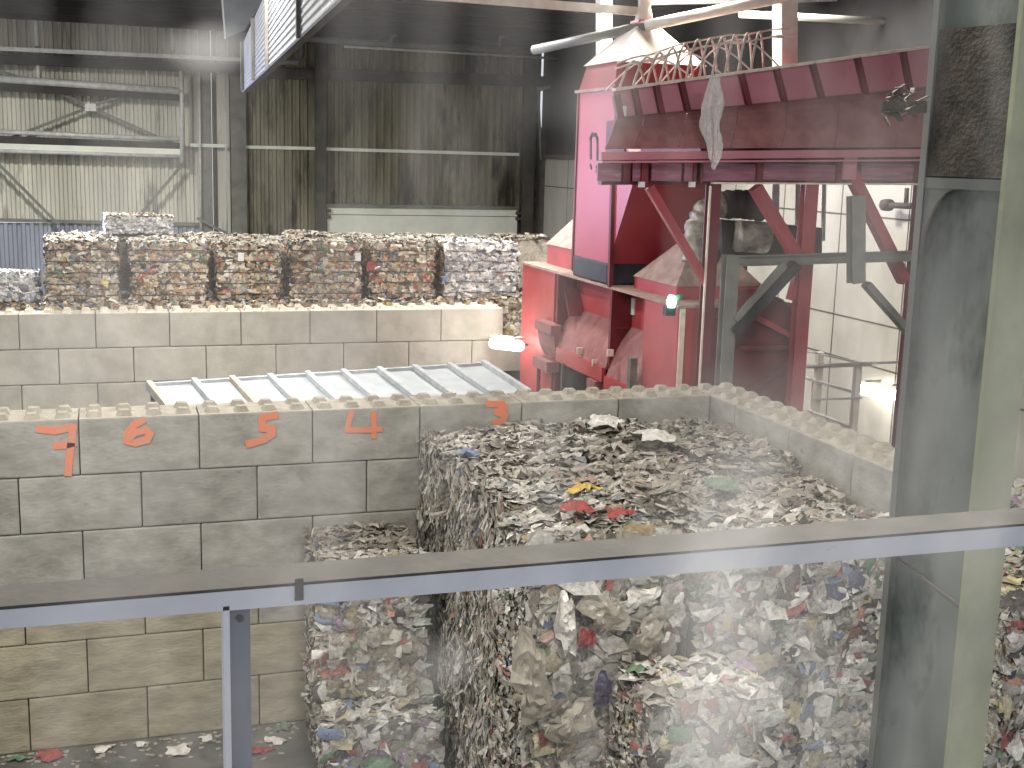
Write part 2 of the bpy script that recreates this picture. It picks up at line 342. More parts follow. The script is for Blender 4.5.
bale(5.62, 7.1, -6.70, -5.62, 2.0, 2.98, 211, {'-x': SIDE, '-y': FRONTB, '+z': FRONTB}, 'forward bale with green and white scraps below the dark gap', GP)
bale(5.55, 7.0, -6.75, -5.62, 0, 1.0, 212, {'-x': SIDE, '-y': FRONTB}, 'lowest colourful bale forward of the big stack', GP)
GB = 'bales in the next bay beyond the right block wall'
for xi, x0 in enumerate((10.55, 12.0)):
    for yi, y0 in enumerate((-6.4, -5.0, -3.6)):
        for li in (range(4) if yi == 0 else (3,)):
            sd += 1
            bale(x0, x0+1.4, y0, y0+1.36, .98*li, .98*(li+1), sd, {'-y': FRONTB, '+z': FRONTB, '-x': SIDE} if li == 3 else {'-y': FRONTB, '-x': SIDE},
                 'next bay bale beyond the cross wall, %s layer, %s row, %s' % (['bottom','second','third','top'][li], ['front','middle','rear'][yi], ['nearest the wall','away from the wall'][xi]), GB)
for li in range(4):
    sd += 1; bale(9.75, 11.15, -6.95, -5.68, .98*li, .98*(li+1), sd, {'-y': FRONTB, '+z': FRONTB, '-x': SIDE} if li == 3 else {'-y': FRONTB, '-x': SIDE},
         'bale at the right picture edge beyond the grey column, %s of its pile' % ['lowest','second','third','topmost'][li], 'pile of bales at the end of the right cross wall')
# loose films draped over the front of the big stack
def drape(name, pts, wds, m, label, cat, seed, group=None):
    pts = np.array([tuple(p) for p in pts], float); wds = np.array(wds, float); n = len(pts); tt = np.linspace(0, n-1, 6*n); q = []; m1 = 15
    for t in tt:
        i = min(int(t), n-2); f = t-i; p = pts[i]*(1-f)+pts[i+1]*f; wd = wds[i]*(1-f)+wds[i+1]*f
        for k in range(m1): q.append((p[0]+wd*(k/(m1-1)-.5), p[1], p[2]))
    q = np.array(q); e = np.tile(np.abs(np.linspace(-1, 1, m1))**4, len(tt))
    q[:, 1] -= .06+.055*nz(q*np.array([4,1,.8]), 8, seed, 3)+.012*nz(q, 45, seed+2, 2); q[:, 0] += e*.05*nz(q, 13, seed+3, 2); q[:, 2] += .03*nz(q, 8, seed+4, 2)
    f = [(i*m1+k, i*m1+k+1, (i+1)*m1+k+1, (i+1)*m1+k) for i in range(len(tt)-1) for k in range(m1-1)]
    o = MB().add(q, f).build(name, m, smooth=True, fix=False); s = o.modifiers.new('solid', 'SOLIDIFY'); s.thickness = .004
    return tag(o, label, cat, group)
M['rag'] = film_mat('grimy_film', (176,168,152), .72)
M['rag_pale'] = mat('pale_film', (222,218,208), (188,182,172), 9, .5, bump=.5, bscale=30)
M['rag_red'] = mat('red_film', (160,72,66), (126,56,52), 9, .5, bump=.5, bscale=30)
M['rag_yellow'] = mat('yellow_film', (212,186,88), (184,150,70), 9, .5, bump=.4, bscale=30)
M['rag_blue'] = mat('dark_blue_film', (64,58,88), (50,46,70), 9, .4, bump=.4, bscale=30)
M['rag_green'] = mat('green_film', (104,126,100), (84,100,80), 9, .4, bump=.4, bscale=30)
M['rag_amber'] = mat('amber_card', (202,160,92), (186,142,78), 9, .7)
def P3(l, ax, val): return [tuple(at(u, v, ax, val)) for u, v in l]
def crumple(c, rx, ry, seed, amp, floor_z=None, flip=None):
    """irregular crumpled sheet around c"""
    r = np.random.default_rng(seed); nr, na = 7, 20; V = []; F = []
    out = 1+.28*np.sin(np.arange(na)*2*math.pi/na*2+r.uniform(0,6))+.16*np.sin(np.arange(na)*2*math.pi/na*5+r.uniform(0,6))+r.uniform(-.12,.12,na)
    P = [(0,0)]
    for k in range(1, nr+1):
        for a in range(na): P.append((rx*out[a]*k/nr*math.cos(2*math.pi*a/na), ry*out[a]*k/nr*math.sin(2*math.pi*a/na)))
    P = np.array([(x, y, 0) for x, y in P]); q = P+np.array(c)
    h = nz(q*1.0, 14/max(rx*4,.3), seed, 3)*amp+nz(q, 40, seed+1, 2)*amp*.5; rad = np.linalg.norm(P[:, :2]/np.array([rx, ry]), axis=1)
    q[:, 2] += h+amp*1.1*(1-np.minimum(rad, 1)**2)
    if floor_z is not None: q[:, 2] = np.maximum(q[:, 2], floor_z)
    F = [(0, 1+a, 1+(a+1) % na) for a in range(na)]
    for k in range(nr-1):
        b = 1+k*na
        F += [(b+a, b+na+a, b+na+(a+1) % na, b+(a+1) % na) for a in range(na)]
    return q, F
def sheet(name, u, v, rx, rz, m, label, cat, seed, y=-5.60, amp=.07):
    """crumpled film lying against the upright front of a bale"""
    c = at(u, v, 'Y', y); q, F = crumple((c[0], c[2], 0), rx, rz, seed, amp)
    q = np.stack([q[:, 0], c[1]-q[:, 2]-.01*nz(q, 60, seed+7, 2), q[:, 1]], 1)
    o = MB().add(q, F).build(name, m, fix=False); s = o.modifiers.new('solid', 'SOLIDIFY'); s.thickness = .004
    return tag(o, label, cat)
for k_, (u_, v_, rx_, rz_, m_, lab_) in enumerate([
    (566,625,.10,.42,'rag_pale','long pale film strip hanging down the front of the big stack'),
    (530,680,.24,.46,'rag','wide grimy film sheet draped down the front left corner bale'),
    (604,610,.30,.22,'rag','crumpled film sheet on the upper front of the big stack'),
    (648,632,.22,.20,'rag','crumpled grimy film left of the dark gap, above the forward bale'),
    (572,722,.26,.24,'rag','crumpled grey film low on the front of the big stack'),
    (640,600,.28,.12,'rag_pale','pale film just under the handrail, left of the dark gap')]):
    sheet('hanging_film', u_, v_, rx_, rz_, M[m_], lab_, 'plastic film', 61+k_)
sheet('red_packet', 587, 638, .08, .15, M['rag_red'], 'faded red packet pressed in the front of the big stack', 'packet', 71, -5.64, .04)
sheet('dark_bag', 602, 690, .12, .17, M['rag_blue'], 'dark violet bag beside the forward bale', 'bag', 72, -5.64, .05)
drape('yellow_bag', P3([(470,722),(474,745),(470,766)], 'Y', -2.9), [.10,.16,.12], M['rag_yellow'], 'yellow mesh bag low between the two stacks', 'bag', 7)
def patch(name, u, v, z, rx, ry, m, label, cat, seed):
    c = at(u, v, 'Z', z); c[2] += .05
    q, F = crumple(c, rx, ry, seed, .06)
    mb = MB().add(q, F); o = mb.build(name, m, smooth=False, fix=False); s = o.modifiers.new('solid', 'SOLIDIFY'); s.thickness = .006
    return tag(o, label, cat)
patch('red_packet', 578, 512, 4.45, .16, .20, M['rag_red'], 'red packet on top of the big stack near its left edge', 'packet', 1)
patch('red_packet', 620, 518, 4.45, .14, .12, M['rag_red'], 'small dark red packet on the stack top just above the handrail', 'packet', 2)
patch('yellow_wrapper', 583, 492, 4.45, .20, .08, M['rag_yellow'], 'yellow wrapper lying on top of the big stack', 'wrapper', 3)
patch('white_bag', 606, 424, 4.55, .30, .28, M['rag_pale'], 'crumpled white bag at the rear of the stack top', 'bag', 4)
patch('green_bag', 724, 490, 4.42, .28, .22, M['rag_green'], 'olive green bag on the right part of the stack top', 'bag', 5)
patch('white_bag', 654, 440, 4.50, .26, .34, M['rag_pale'], 'clear white bag in the middle of the stack top', 'bag', 6)
patch('blue_bag', 467, 457, 4.47, .16, .14, mat('pale_blue_film', (122,134,158), (100,110,130), 9, .5), 'pale blue bag on the left edge of the stack top', 'bag', 7)
cb = MB(); c = at(803, 456, 'Y', -2.3)
cb.prism([(c[0]-.12, c[1], c[2]-.10), (c[0]+.02, c[1], c[2]-.16), (c[0]+.14, c[1], c[2]-.06), (c[0]+.12, c[1], c[2]+.08), (c[0]-.04, c[1], c[2]+.19), (c[0]-.11, c[1], c[2]+.06)], (.0, .012, 0))
tag(cb.build('card_piece', M['rag_amber']), 'amber coloured card piece standing up on the right of the stack', 'card')
# rear bales on the far side
GR = 'paper bales in the upper row behind the pale block wall'
YB = 12.35
PB = ('paper', 330, (.06,.26), (.05,.20), .04); PT = ('dusty', 220, (.07,.3), (.05,.2), .04)
WB = ('white', 330, (.06,.28), (.05,.22), .04)
zb0, zb1 = 4.92, 6.27
ex = [(42,122),(127,211),(213,283),(288,364),(367,437),(441,522)]
for i, (u0, u1) in enumerate(ex):
    xa = at(u0+3.5, 270, 'Y', YB)[0]; xb = at(u1-3.5, 270, 'Y', YB)[0]; wht = i == 5
    b = bale(xa, xb, YB, YB+1.5, zb0, zb1+rng.uniform(-.02,.05), 300+i, {'-y': WB if wht else PB, '+z': ('white', 260, (.06,.2), (.05,.16), .05) if wht else PT, '-x': PB, '+x': PB},
         ['leftmost paper bale of the upper rear row, with a pink patch', 'second paper bale of the upper rear row, with a yellow patch', 'third paper bale of the upper rear row, with a small white tag', 'fourth paper bale of the upper rear row, beside a dark gap', 'fifth paper bale of the upper rear row, with a red patch low down', 'white film bale at the right end of the upper rear row, beside the red baler'][i], GR, name='paper_bale', lump=.035)
    bx = (xa+xb)/2; hw = (xb-xa)/2
    for k in range(5):
        z = .15+k*(zb1-zb0)/5.2; mb = MB()
        pts = [(bx-hw*.97, YB+1.4, zb0+z), (bx-hw*1.005, YB+.1, zb0+z)]+[(bx+hw*t, YB-.035-.015*math.cos(9*t+k), zb0+z+.02*math.sin(7*t+i+k)) for t in (-.94,-.5,0,.5,.94)]+[(bx+hw*1.005, YB+.1, zb0+z), (bx+hw*.97, YB+1.4, zb0+z)]
        mb.tube(pts, .011, 6).build('baling_wire', M['wire'], b)
red = MB(); c = at(371, 266, 'Y', YB-.07); red.prism([(c[0]-.12,c[1],c[2]-.10),(c[0]+.10,c[1],c[2]-.12),(c[0]+.12,c[1],c[2]+.08),(c[0]-.08,c[1],c[2]+.12)], (0,.015,0)); tag(red.build('red_card', M['rag_red']), 'red card stuck on the left side of the fifth rear bale', 'card')
for j, (u, v, i) in enumerate([(241, 257, 2), (358, 257, 3)]):
    c = at(u, v, 'Y', YB-.08); mb = MB().box((c[0]-.07, c[1], c[2]-.10), (c[0]+.07, c[1]+.01, c[2]+.10))
    tag(mb.build('bale_tag', M['paper']), ['white paper tag on the third bale of the upper rear row', 'white paper tag on the fourth bale of the upper rear row'][j], 'tag')
for i in range(9):
    x0 = -2.6+i*1.55
    bale(x0, x0+1.5, YB-.28+rng.uniform(-.05,.05), YB+1.3, 3.62, 4.90, 320+i, {'-y': PB, '+z': PB}, 'paper bale in the lower rear row just above the pale wall, %s from the left' % ORD[i], 'paper bales in the lower rear row', name='paper_bale', lump=.03)
for i in range(9):
    x0 = -.8+i*1.42
    bale(x0, x0+1.38, YB+1.62, YB+3.1, 4.92, 6.29+rng.uniform(-.03,.09), 340+i, {'+z': PT}, 'paper bale in the hidden second rank of the upper rear row, %s from the left' % ORD[i], 'paper bales in the second rank of the upper rear row', name='paper_bale', lump=.05)
c0 = at(106, 236, 'Y', YB+1.9); c1 = at(174, 236, 'Y', YB+1.9)
bale(c0[0], c1[0], YB+1.7, YB+2.9, 6.36, 6.36+.42, 360, {'-y': ('white', 420, (.05,.22), (.03,.1), .04), '+z': ('paper', 260, (.06,.2), (.05,.16), .05), '-x': WB}, 'thin flattened pale bale lying on top of the rear row', GR, name='flat_bale', lump=.03)
bale(-3.2, -1.05, YB+.1, YB+1.4, 4.92, 5.55, 361, {'-y': WB, '+z': ('white', 260, (.06,.2), (.05,.16), .05), '+x': WB}, 'low bluish white bale at the left end of the upper rear row', GR, name='film_bale', lump=.05)
# ------------------------------------------------------------------ concrete block walls
def block_mesh(lx, ly, lz=.8, studs=False):
    bm = bmesh.new(); g = .007
    bmesh.ops.create_cube(bm, size=1); bmesh.ops.scale(bm, vec=(lx-2*g, ly-2*g, lz-2*g), verts=bm.verts)
    bmesh.ops.bevel(bm, geom=bm.edges[:]+bm.verts[:], offset=.022, segments=2, profile=.6, affect='EDGES')
    bmesh.ops.translate(bm, vec=(0, 0, lz/2), verts=bm.verts)
    for f in bm.faces: f.material_index = 1 if (studs and f.normal.z > .9) else 0
    if studs:
        nx = round(lx/.4); ny = round(ly/.4)
        for i in range(nx):
            for j in range(ny):
                x = (i+.5)*.4-lx/2; y = (j+.5)*.4-ly/2; b, t, h = .105, .065, .065
                vs = [bm.verts.new((x+sx*q, y+sy*q, z)) for (q, z) in ((b, lz-g), (t, lz+h)) for sx, sy in ((-1,-1),(1,-1),(1,1),(-1,1))]
                for k in range(4):
                    f = bm.faces.new((vs[k], vs[(k+1) % 4], vs[4+(k+1) % 4], vs[4+k])); f.material_index = 1
                f = bm.faces.new(vs[4:]); f.material_index = 1
    me = bpy.data.meshes.new('concrete_block'); bm.to_mesh(me); bm.free(); return me
BM = {}
def block(x0, x1, y0, y1, z0, mk, label, group, studs=False):
    key = (round(x1-x0, 2), round(y1-y0, 2), mk, studs)
    if key not in BM:
        BM[key] = block_mesh(x1-x0, y1-y0, .8, studs); BM[key].materials.append(M[mk]); BM[key].materials.append(M['block_dust_pale' if mk == 'block_pale' else 'block_dust'])
    o = bpy.data.objects.new('concrete_block', BM[key]); col.objects.link(o); o.location = ((x0+x1)/2, (y0+y1)/2, z0)
    tag(o, label, 'concrete block', group); return o
CN = ['bottom', 'fifth', 'fourth', 'third', 'second', 'top']
painted = {-1: 'painted with an orange 7', 0: 'painted with an orange 6', 1: 'painted with an orange 5', 2: 'painted with an orange 4', 3: 'painted with an orange 3'}
front = {}
for rI in range(6):
    z = .8*rI; odd = rI % 2 == 0
    k = 0; xs = []
    x = -2.4 if odd else -1.6-1.6
    if odd:
        xs = [(-2.4+1.6*i, -.8+1.6*i) for i in range(8)]          # joints at .8 + 1.6k, fills the corner
    else:
        xs = [(-3.2+1.6*i, -1.6+1.6*i) for i in range(8)]
    for i, (a, b) in enumerate(xs):
        top = rI == 5; kk = round(a/1.6) if not odd else None
        lab = 'block in the %s course of the front wall, %s from its left end' % (CN[rI], ORD[i])
        if top and kk in painted: lab = 'top course block of the front wall %s' % painted[kk]
        o = block(a, b, 0, .8, z, 'block_yellowish' if rI < 2 or (rI == 2 and i < 3) else 'block', lab, 'concrete blocks of the front wall', top)
        front[(rI, i)] = o
# right return wall, X 9.6 .. 10.4
for rI in range(6):
    z = .8*rI; odd = rI % 2 == 0
    ys = [(.8-1.6*(i+1), .8-1.6*i) for i in range(4)] if not odd else [(0-1.6*(i+1), -1.6*i) for i in range(3)]+[(-5.6, -4.8)]
    for i, (a, b) in enumerate(ys):
        block(9.6, 10.4, a, b, z, 'block', 'block of the right cross wall, %s course, %s from the corner' % (CN[rI], ORD[i]), 'concrete blocks of the right cross wall', rI == 5)
    if odd: block(10.4-.0, 10.4+.8, 0, .8, z, 'block', 'end block in the %s course of the front wall, behind the right corner' % CN[rI], 'concrete blocks of the front wall') if False else None
# rear pale wall
XO = -1.436; YR = 11.42
for rI in range(6):
    z = 4.78-.8*(6-rI); odd = rI % 2 == 1
    for i in range(9):
        a = XO-3.2+1.6*i+(0 if odd else .8)
        if a+1.6 > 11.5: continue
        block(a, a+1.6, YR, YR+.8, z+.0, 'block_pale', 'pale block in the %s course of the rear wall, %s from its left end' % (CN[rI], ORD[i]), 'pale concrete blocks of the rear wall', rI == 5)
# numerals
def stroke(name, lines, wd, parent, label):
    mb = MB()
    for l in lines:
        p = [Vector(at(u, v, 'Y', -.004)) for u, v in l]
        for k_, (a, b) in enumerate(zip(p[:-1], p[1:])):
            a = a-Vector((0,.0012*k_,0)); b = b-Vector((0,.0012*k_,0))
            d = (b-a); n = Vector((-d.z, 0, d.x)).normalized()*wd/2; e = d.normalized()*wd*.3
            mb.hexa([a-n-e, b-n+e, b-n+e+Vector((0,.008,0)), a-n-e+Vector((0,.008,0)), a+n-e, b+n+e, b+n+e+Vector((0,.008,0)), a+n-e+Vector((0,.008,0))])
    o = mb.build(name, M['orange'], parent); o['label'] = label
stroke('painted_numeral', [[(38,429),(55,431),(72,427)],[(73,427),(71,445),(69,462),(68,474)],[(56,446),(66,445),(74,443)]], .10, front[(5,1)], 'orange numeral 7')
stroke('painted_numeral', [[(143,420),(134,425),(127,434),(127,441),(135,443),(147,440),(150,434),(145,430),(134,433),(129,438)]], .10, front[(5,2)], 'orange numeral 6')
stroke('painted_numeral', [[(276,415),(266,417),(262,418),(262,428),(272,429),(272,434),(264,439),(248,444)]], .11, front[(5,3)], 'orange numeral 5')
stroke('painted_numeral', [[(352,412),(349,420),(347,430),(358,430),(368,430),(381,429)],[(374,413),(374,424),(374,437)]], .08, front[(5,4)], 'orange numeral 4')
stroke('painted_numeral', [[(488,404),(502,404),(505,408),(496,412),(505,415),(503,421),(494,423)]], .10, front[(5,5)], 'orange numeral 3')
# ------------------------------------------------------------------ shell
YW, XW, ZC = 29.6, 17.0, 12.65
def corr(x0, x1, z0, z1, y, pitch=.29, d=.09):
    mb = MB(); n = int((x1-x0)/pitch); xs = []
    for i in range(n+1):
        b = x0+i*pitch
        for f_, yy in ((0, y), (.40, y), (.52, y-d), (.88, y-d)):
            xx = b+f_*pitch
            if xx <= x1: xs.append((xx, yy))
    v = [(x, yy, z0) for x, yy in xs]+[(x, yy, z1) for x, yy in xs]+[(x, yy+.05+(.0 if yy == y else d), z0) for x, yy in xs[:1]]
    n = len(xs); mb.add(v[:2*n], [(i, i+1, n+i+1, n+i) for i in range(n-1)]); return mb
def st(o): o['kind'] = 'structure'; return o
def wall(name, mb, m):
    o = mb.build(name, m, fix=False); s = o.modifiers.new('solid', 'SOLIDIFY'); s.thickness = .01; s.offset = 0; return st(o)
zs = at(100, 222, 'Y', YW)[2]
XL = at(212, 120, 'Y', YW)[0]
wall('wall_back', corr(-8, XL, zs, ZC, YW), M['sheet'])
wall('wall_back', corr(-8, XL, 0, zs-.05, YW-.05), M['sheet_blue'])
wall('wall_back', corr(XL, XW, 0, ZC, YW), M['sheet_grimy'])
fl = MB().box((-14, -20, -.3), (XW, YW+.3, 0)); st(fl.build('floor', M['floor']))
cl = MB().box((-14, -20, ZC), (XW+.3, YW+.3, ZC+.15))
for i in range(12): cl.box((-14, 2.0+i*2.3, ZC-.22), (XW, 2.09+i*2.3, ZC))
for i in range(9): cl.box((-12+i*.0-.0, -18+i*2.2, ZC-.22), (XW, -17.92+i*2.2, ZC))
st(cl.build('ceiling', M['roof']))
# right wall: concrete panels to Z 8.4, dark sheet above
zp = 8.45
st(MB().box((XW, -10, 0), (XW+.25, YW, zp)).build('wall_right', M['panel']))
wr = MB(); n = int((YW+10)/.3)
for i in range(n): wr.box((XW+.02, -10+i*.3, zp), (XW+.06+(.04 if i % 2 else 0), -10+i*.3+.3, ZC))
st(wr.build('wall_right', M['roof']))
jt = MB()
zj = [3.95, 4.97, 7.4, 6.2]
for z in (1.6, 3.98, 4.97, 7.35): jt.box((XW-.006, -10, z-.02), (XW, YW, z+.02))
yj = [at(900,326,'X',XW)[1]+i*2.62 for i in range(-3, 10)]
for y in yj: jt.box((XW-.006, y-.02, 0), (XW, y+.02, zp))
jt.box((XW-.10, -10, zp-.06), (XW, YW, zp+.12))
st(jt.build('trim_1', M['joint']))
# columns, rails and pipes of the back wall
def W(u, v, off=0.0): return Vector(at(u, v, 'Y', YW-off))
GC = 'steel columns of the rear wall'
for (u, wd, mk, lab) in [(206, .42, 'steel_mid', 'leftmost steel column of the rear wall, beside the pipe frames'), (238, .55, 'steel_mid', 'wide sooty steel column of the rear wall beneath the sloping gallery'), (319, .42, 'steel', 'dark steel column left of the pale loading board'), (524, .5, 'steel', 'dark steel column right of the pale loading board, near the corner')]:
    x = W(u, 200)[0]; mb = MB().ibeam((x, YW-.26, 0), (x, YW-.26, ZC), wd, .4, .02, (0,1,0)); tag(mb.build('steel_column', M[mk]), lab, 'column', GC)
x = W(537, 200)[0]; tag(MB().ibeam((x, YW-.5, 0), (x, YW-.5, 9.6), .3, .3, .02, (0,1,0)).build('steel_column', M['steel']), 'slender steel column standing in the rear corner', 'column', GC)
x = W(222.5, 100)[0]; tag(MB().box((x-.22, YW-.16, 0), (x+.22, YW-.11, ZC)).build('cladding_strip', M['sheet']), 'pale cladding strip between the two left rear columns', 'cladding')
def rail3(name, a, b, w_, h_, mk, lab, cat, off=.15):
    mb = MB().beam(W(*a, off), W(*b, off), w_, h_); return tag(mb.build(name, M[mk]), lab, cat)
rail3('wall_rail', (245,147), (316,148.5), .06, .12, 'board', 'pale wall rail between the wide column and the left dark column', 'rail')
rail3('wall_rail', (324,149), (519,154.5), .06, .12, 'board', 'long pale wall rail above the loading board', 'rail')
rail3('wall_rail', (190,145), (228,146), .06, .12, 'board', 'short pale wall rail across the two left columns', 'rail', .5)
rail3('wall_beam', (244,72), (578,83), .1, .42, 'steel', 'dark horizontal beam across the upper rear wall', 'beam')
rail3('wall_beam', (0,220), (204,224.5), .1, .12, 'steel_mid', 'thin ledge above the bluish lower sheeting at left', 'beam', .2)
rail3('wall_brace', (197,218), (232,236), .08, .1, 'steel_mid', 'short slanting brace at the foot of the left columns', 'brace', .7)
# loading board
a = W(326, 212); b = W(515, 212); db = MB().box((a[0], YW-.3, 4.6), (b[0], YW-.2, W(400,206)[2]))
d1 = st(db.build('door_1', M['board']))
MB().box((a[0]-.05, YW-.36, W(400,208)[2]), (b[0]+.05, YW-.2, W(400,204.5)[2])).build('top_rail', M['steel_mid'], d1)
MB().box((a[0], YW-.305, W(400,215.3)[2]), (b[0], YW-.30, W(400,214.6)[2])).build('joint_line', M['joint'], d1)
for uu in (324, 518):
    x = W(uu, 212)[0]
    for vv in (211, 217): MB().box((x-.2, YW-.42, W(400,vv)[2]-.06), (x+.2, YW-.3, W(400,vv)[2]+.06)).build('bracket', M['steel'], d1)
# pipes and pipe frames at left
def pipe(pts, r, mk, lab, off, name='pipe', cat='pipe', group=None):
    mb = MB().tube([W(u, v, off) for u, v in pts], r, 10); return tag(mb.build(name, M[mk], smooth=True), lab, cat, group)
pf = MB().beam(W(-40, 47, .9), W(243, 60, .9), .3, .14); tag(pf.build('upper_beam', M['galv']), 'long pale upper beam running across the top left', 'beam')
tag(MB().beam(W(-40, 57, 1.0), W(243, 69, 1.0), .3, .34).build('upper_beam', M['steel_dark']), 'dark lower half of the top left beam', 'beam')
pf = root('pipe_rack', W(90, 120, 1.0), 'galvanised pipe frame with cross braces on the left rear wall', 'pipe rack')
for (a, b, r, mk) in [((-40,76),(183,91.5),.13,'galv'), ((-40,130),(183,139.5),.08,'galv'), ((-40,149.5),(183,156.5),.07,'galv')]:
    MB().tube([W(*a, 1.0), W(*b, 1.0)], r, 12).build('pipe', M[mk], pf, smooth=True)
MB().beam(W(-40,85,.9), W(183,97,.9), .1, .26).build('channel', M['steel_dark'], pf)
MB().beam(W(-40,138,.9), W(183,146.5,.9), .1, .26).build('channel', M['steel_dark'], pf)
MB().beam(W(-40,145,.95), W(183,152,.95), .16, .2).build('channel', M['board'], pf)
MB().tube([W(181,70,1.05), W(182,100,1.05), W(182,163,1.05)], .075, 10).build('upright', M['galv'], pf, smooth=True)
for (a, b) in [((90,107),(-20,150)), ((90,107),(183,148)), ((90,107),(64,95)), ((90,107),(118,97)), ((-30,135),(56,222)), ((182,165),(134,222)), ((-30,60),(26,80))]:
    MB().beam(W(*a, .75), W(*b, .75), .1, .1).build('brace', M['steel_mid'], pf)
MB().box(tuple(W(85,111,.82)-Vector((0,.05,0))), tuple(W(96,104,.82)+Vector((0,.02,0)))).build('gusset', M['galv'], pf)
for i, pts in enumerate([[(35,-14),(36,20),(37,46)],[(38,62),(38,79)],[(146,60),(147,84)],[(180,-14),(172,12),(173,50)],[(179,60),(181,72)]]):
    pipe(pts, .07 if i != 2 else .03, 'galv', ['vertical drop pipe at the far top left', 'short galvanised hanger under the top left beam', 'thin hanger rod in the middle of the pipe frame', 'bent drop pipe above the right end of the pipe frame', 'short link from the top left beam to the pipe frame'][i], 1.0)
pipe([(199,70),(200,140),(201,236)], .04, 'galv', 'thin conduit running down the leftmost column', .65, 'conduit')
pipe([(224,56),(226,140),(227,236)], .03, 'galv', 'thin conduit running down beside the wide column', .65, 'conduit')
pipe([(306,38),(400,44),(538,50.5)], .14, 'steel_mid', 'large grey pipe running under the dark roof', 1.6)
pipe([(344,46.5),(566,59)], .045, 'galv', 'thin pale pipe just below the large grey pipe', 1.5)
pipe([(262,62),(298,62),(302,55),(302,40)], .1, 'steel_mid', 'elbow of pipe behind the sloping gallery', 1.5)
pipe([(390,42),(393,36),(411,27),(416,20)], .07, 'steel_mid', 'jointed hanger pipe under the roof, left of centre', 4.0)
pipe([(499,46),(500,38),(530,22),(538,14)], .07, 'steel_mid', 'jointed hanger pipe under the roof, right of centre', 5.0)
pipe([(538,86),(540,130),(541,160)], .05, 'steel_mid', 'thin vertical pipe in the rear right corner', .9)
pipe([(538,90),(552,86),(564,73),(584,72)], .08, 'steel_mid', 'short bent pipe in the rear right corner', .9)
# sloping clad gallery at top
GX = 3.5
ga = root('sloping_gallery', at(300, 30, 'X', GX), 'sloping corrugated gallery hanging from the roof at top left', 'gallery')
A = Vector(at(243,92,'X',GX)); Bp = Vector(at(243+198,92-184,'X',GX)); Cc = Vector(at(246,38,'X',GX)); 
low = (Bp-A); hvec = Vector((0,0,1.02))
mb = MB(); nr = 14; vs = []
for i in range(nr*4+1):
    t = i/(nr*4); ox = -.014 if (i % 4) in (1, 2) else 0
    vs.append((A+hvec*t)+Vector((ox,0,0))); 
m_ = len(vs); top_ext = []
v1 = [p+low for p in vs]
# widening skirt: far edge short, near edge tall
v1 = [A+low+Vector((p.x-A.x,0,0))+Vector((0,0,(p.z-A.z)*2.6)) for p in vs]
mb.add([tuple(p) for p in vs+v1], [(i, i+1, m_+i+1, m_+i) for i in range(m_-1)])
o = mb.build('cladding', mat('gallery_sheet', (136,139,142), (112,115,118), 3, .5, metal=.15), ga, fix=False); s = o.modifiers.new('solid','SOLIDIFY'); s.thickness = .01
for t in (.02, .14, .27, .50, .8):
    p = A+low*t+Vector((-.05,0,0)); hh = 1.02*(1+1.6*t)
    MB().beam(p, p+Vector((0,0,hh)), .09, .06, (1,0,0)).build('post', M['steel'], ga)
MB().hexa([A+Vector((0.02,0,0)), A+Vector((.14,0,0)), A+low+Vector((.14,0,0)), A+low+Vector((.02,0,0)), A+Vector((.02,0,.06)), A+Vector((.14,0,.06)), A+low+Vector((.14,0,.06)), A+low+Vector((.02,0,.06))]).build('floor_plate', M['steel_dark'], ga)
pA = A+Vector((.02,.06,0)); MB().box(tuple(pA), tuple(pA+Vector((.12,.03,1.0)))).build('end_plate', M['steel_dark'], ga)
gl = A+Vector((-.02,.15,1.05)); q = [Vector(at(u, v, 'Y', A.y+.3)) for u, v in ((226,38),(245,30),(262,2),(258,-14),(222,-14))]
MB().prism(q, (0,.4,0)).build('side_box', mat('slate_plate', (92,100,108), (70,78,86), 2, .5), ga)
# low roof with battens behind the front wall
tilt_pts = {}
def RF(u, v): return Vector(at(u, v, 'Y', 6.0))
ul = Vector(at(146,386,'Y',6.0)); ur = Vector(at(486,364,'Y',6.4)); ur.z = ul.z = 4.25
ul = Vector(at(146,386,'Z',4.3)); ur = Vector(at(486,364.5,'Z',4.3))
ll = Vector(at(166,411,'Z',4.12)); lr = Vector(at(530,393,'Z',4.12))
rt = root('low_tin_roof', (ul+lr)/2, 'low white tin roof with raised battens behind the front wall', 'roof')
th = Vector((0,0,-.06))
MB().hexa([ll+th, lr+th, ur+th, ul+th, ll, lr, ur, ul]).build('tin_sheet', M['tin'], rt)
MB().beam(ul+Vector((0,-.0,-.02)), ur+Vector((0,0,-.02)), .10, .14).build('edge_beam', M['batten_grey'], rt)
tops = [149,194,232,270,307,343,379,414,449,483]
for i, u in enumerate(tops):
    t = (u-149)/(483-149); 
    f_ = (i/9.0)
    # even spacing along the edge, nearer ones show wider
    a = ul.lerp(ur, 0) ; 
    # find the point of the upper edge seen at u
    best = min((abs((lambda P: 512+FOC*float(np.dot(RT, np.array(P)-CAM))/float(np.dot(_f, np.array(P)-CAM)))(ul.lerp(ur, s/400))-u), s/400) for s in range(401))[1]
    a = ul.lerp(ur, best)+Vector((0,0,.05)); b = ll.lerp(lr, best)+Vector((0,0,.05))
    MB().beam(a, b+(b-a)*.05, .10, .10).build('batten', M['wood'] if i in (0,2) else M['batten_grey'], rt)
for t in (.02, .5, .98):
    p = ul.lerp(ur, t); MB().beam((p.x, p.y, 0), (p.x, p.y, p.z-.05), .12, .12).build('post', M['steel'], rt)
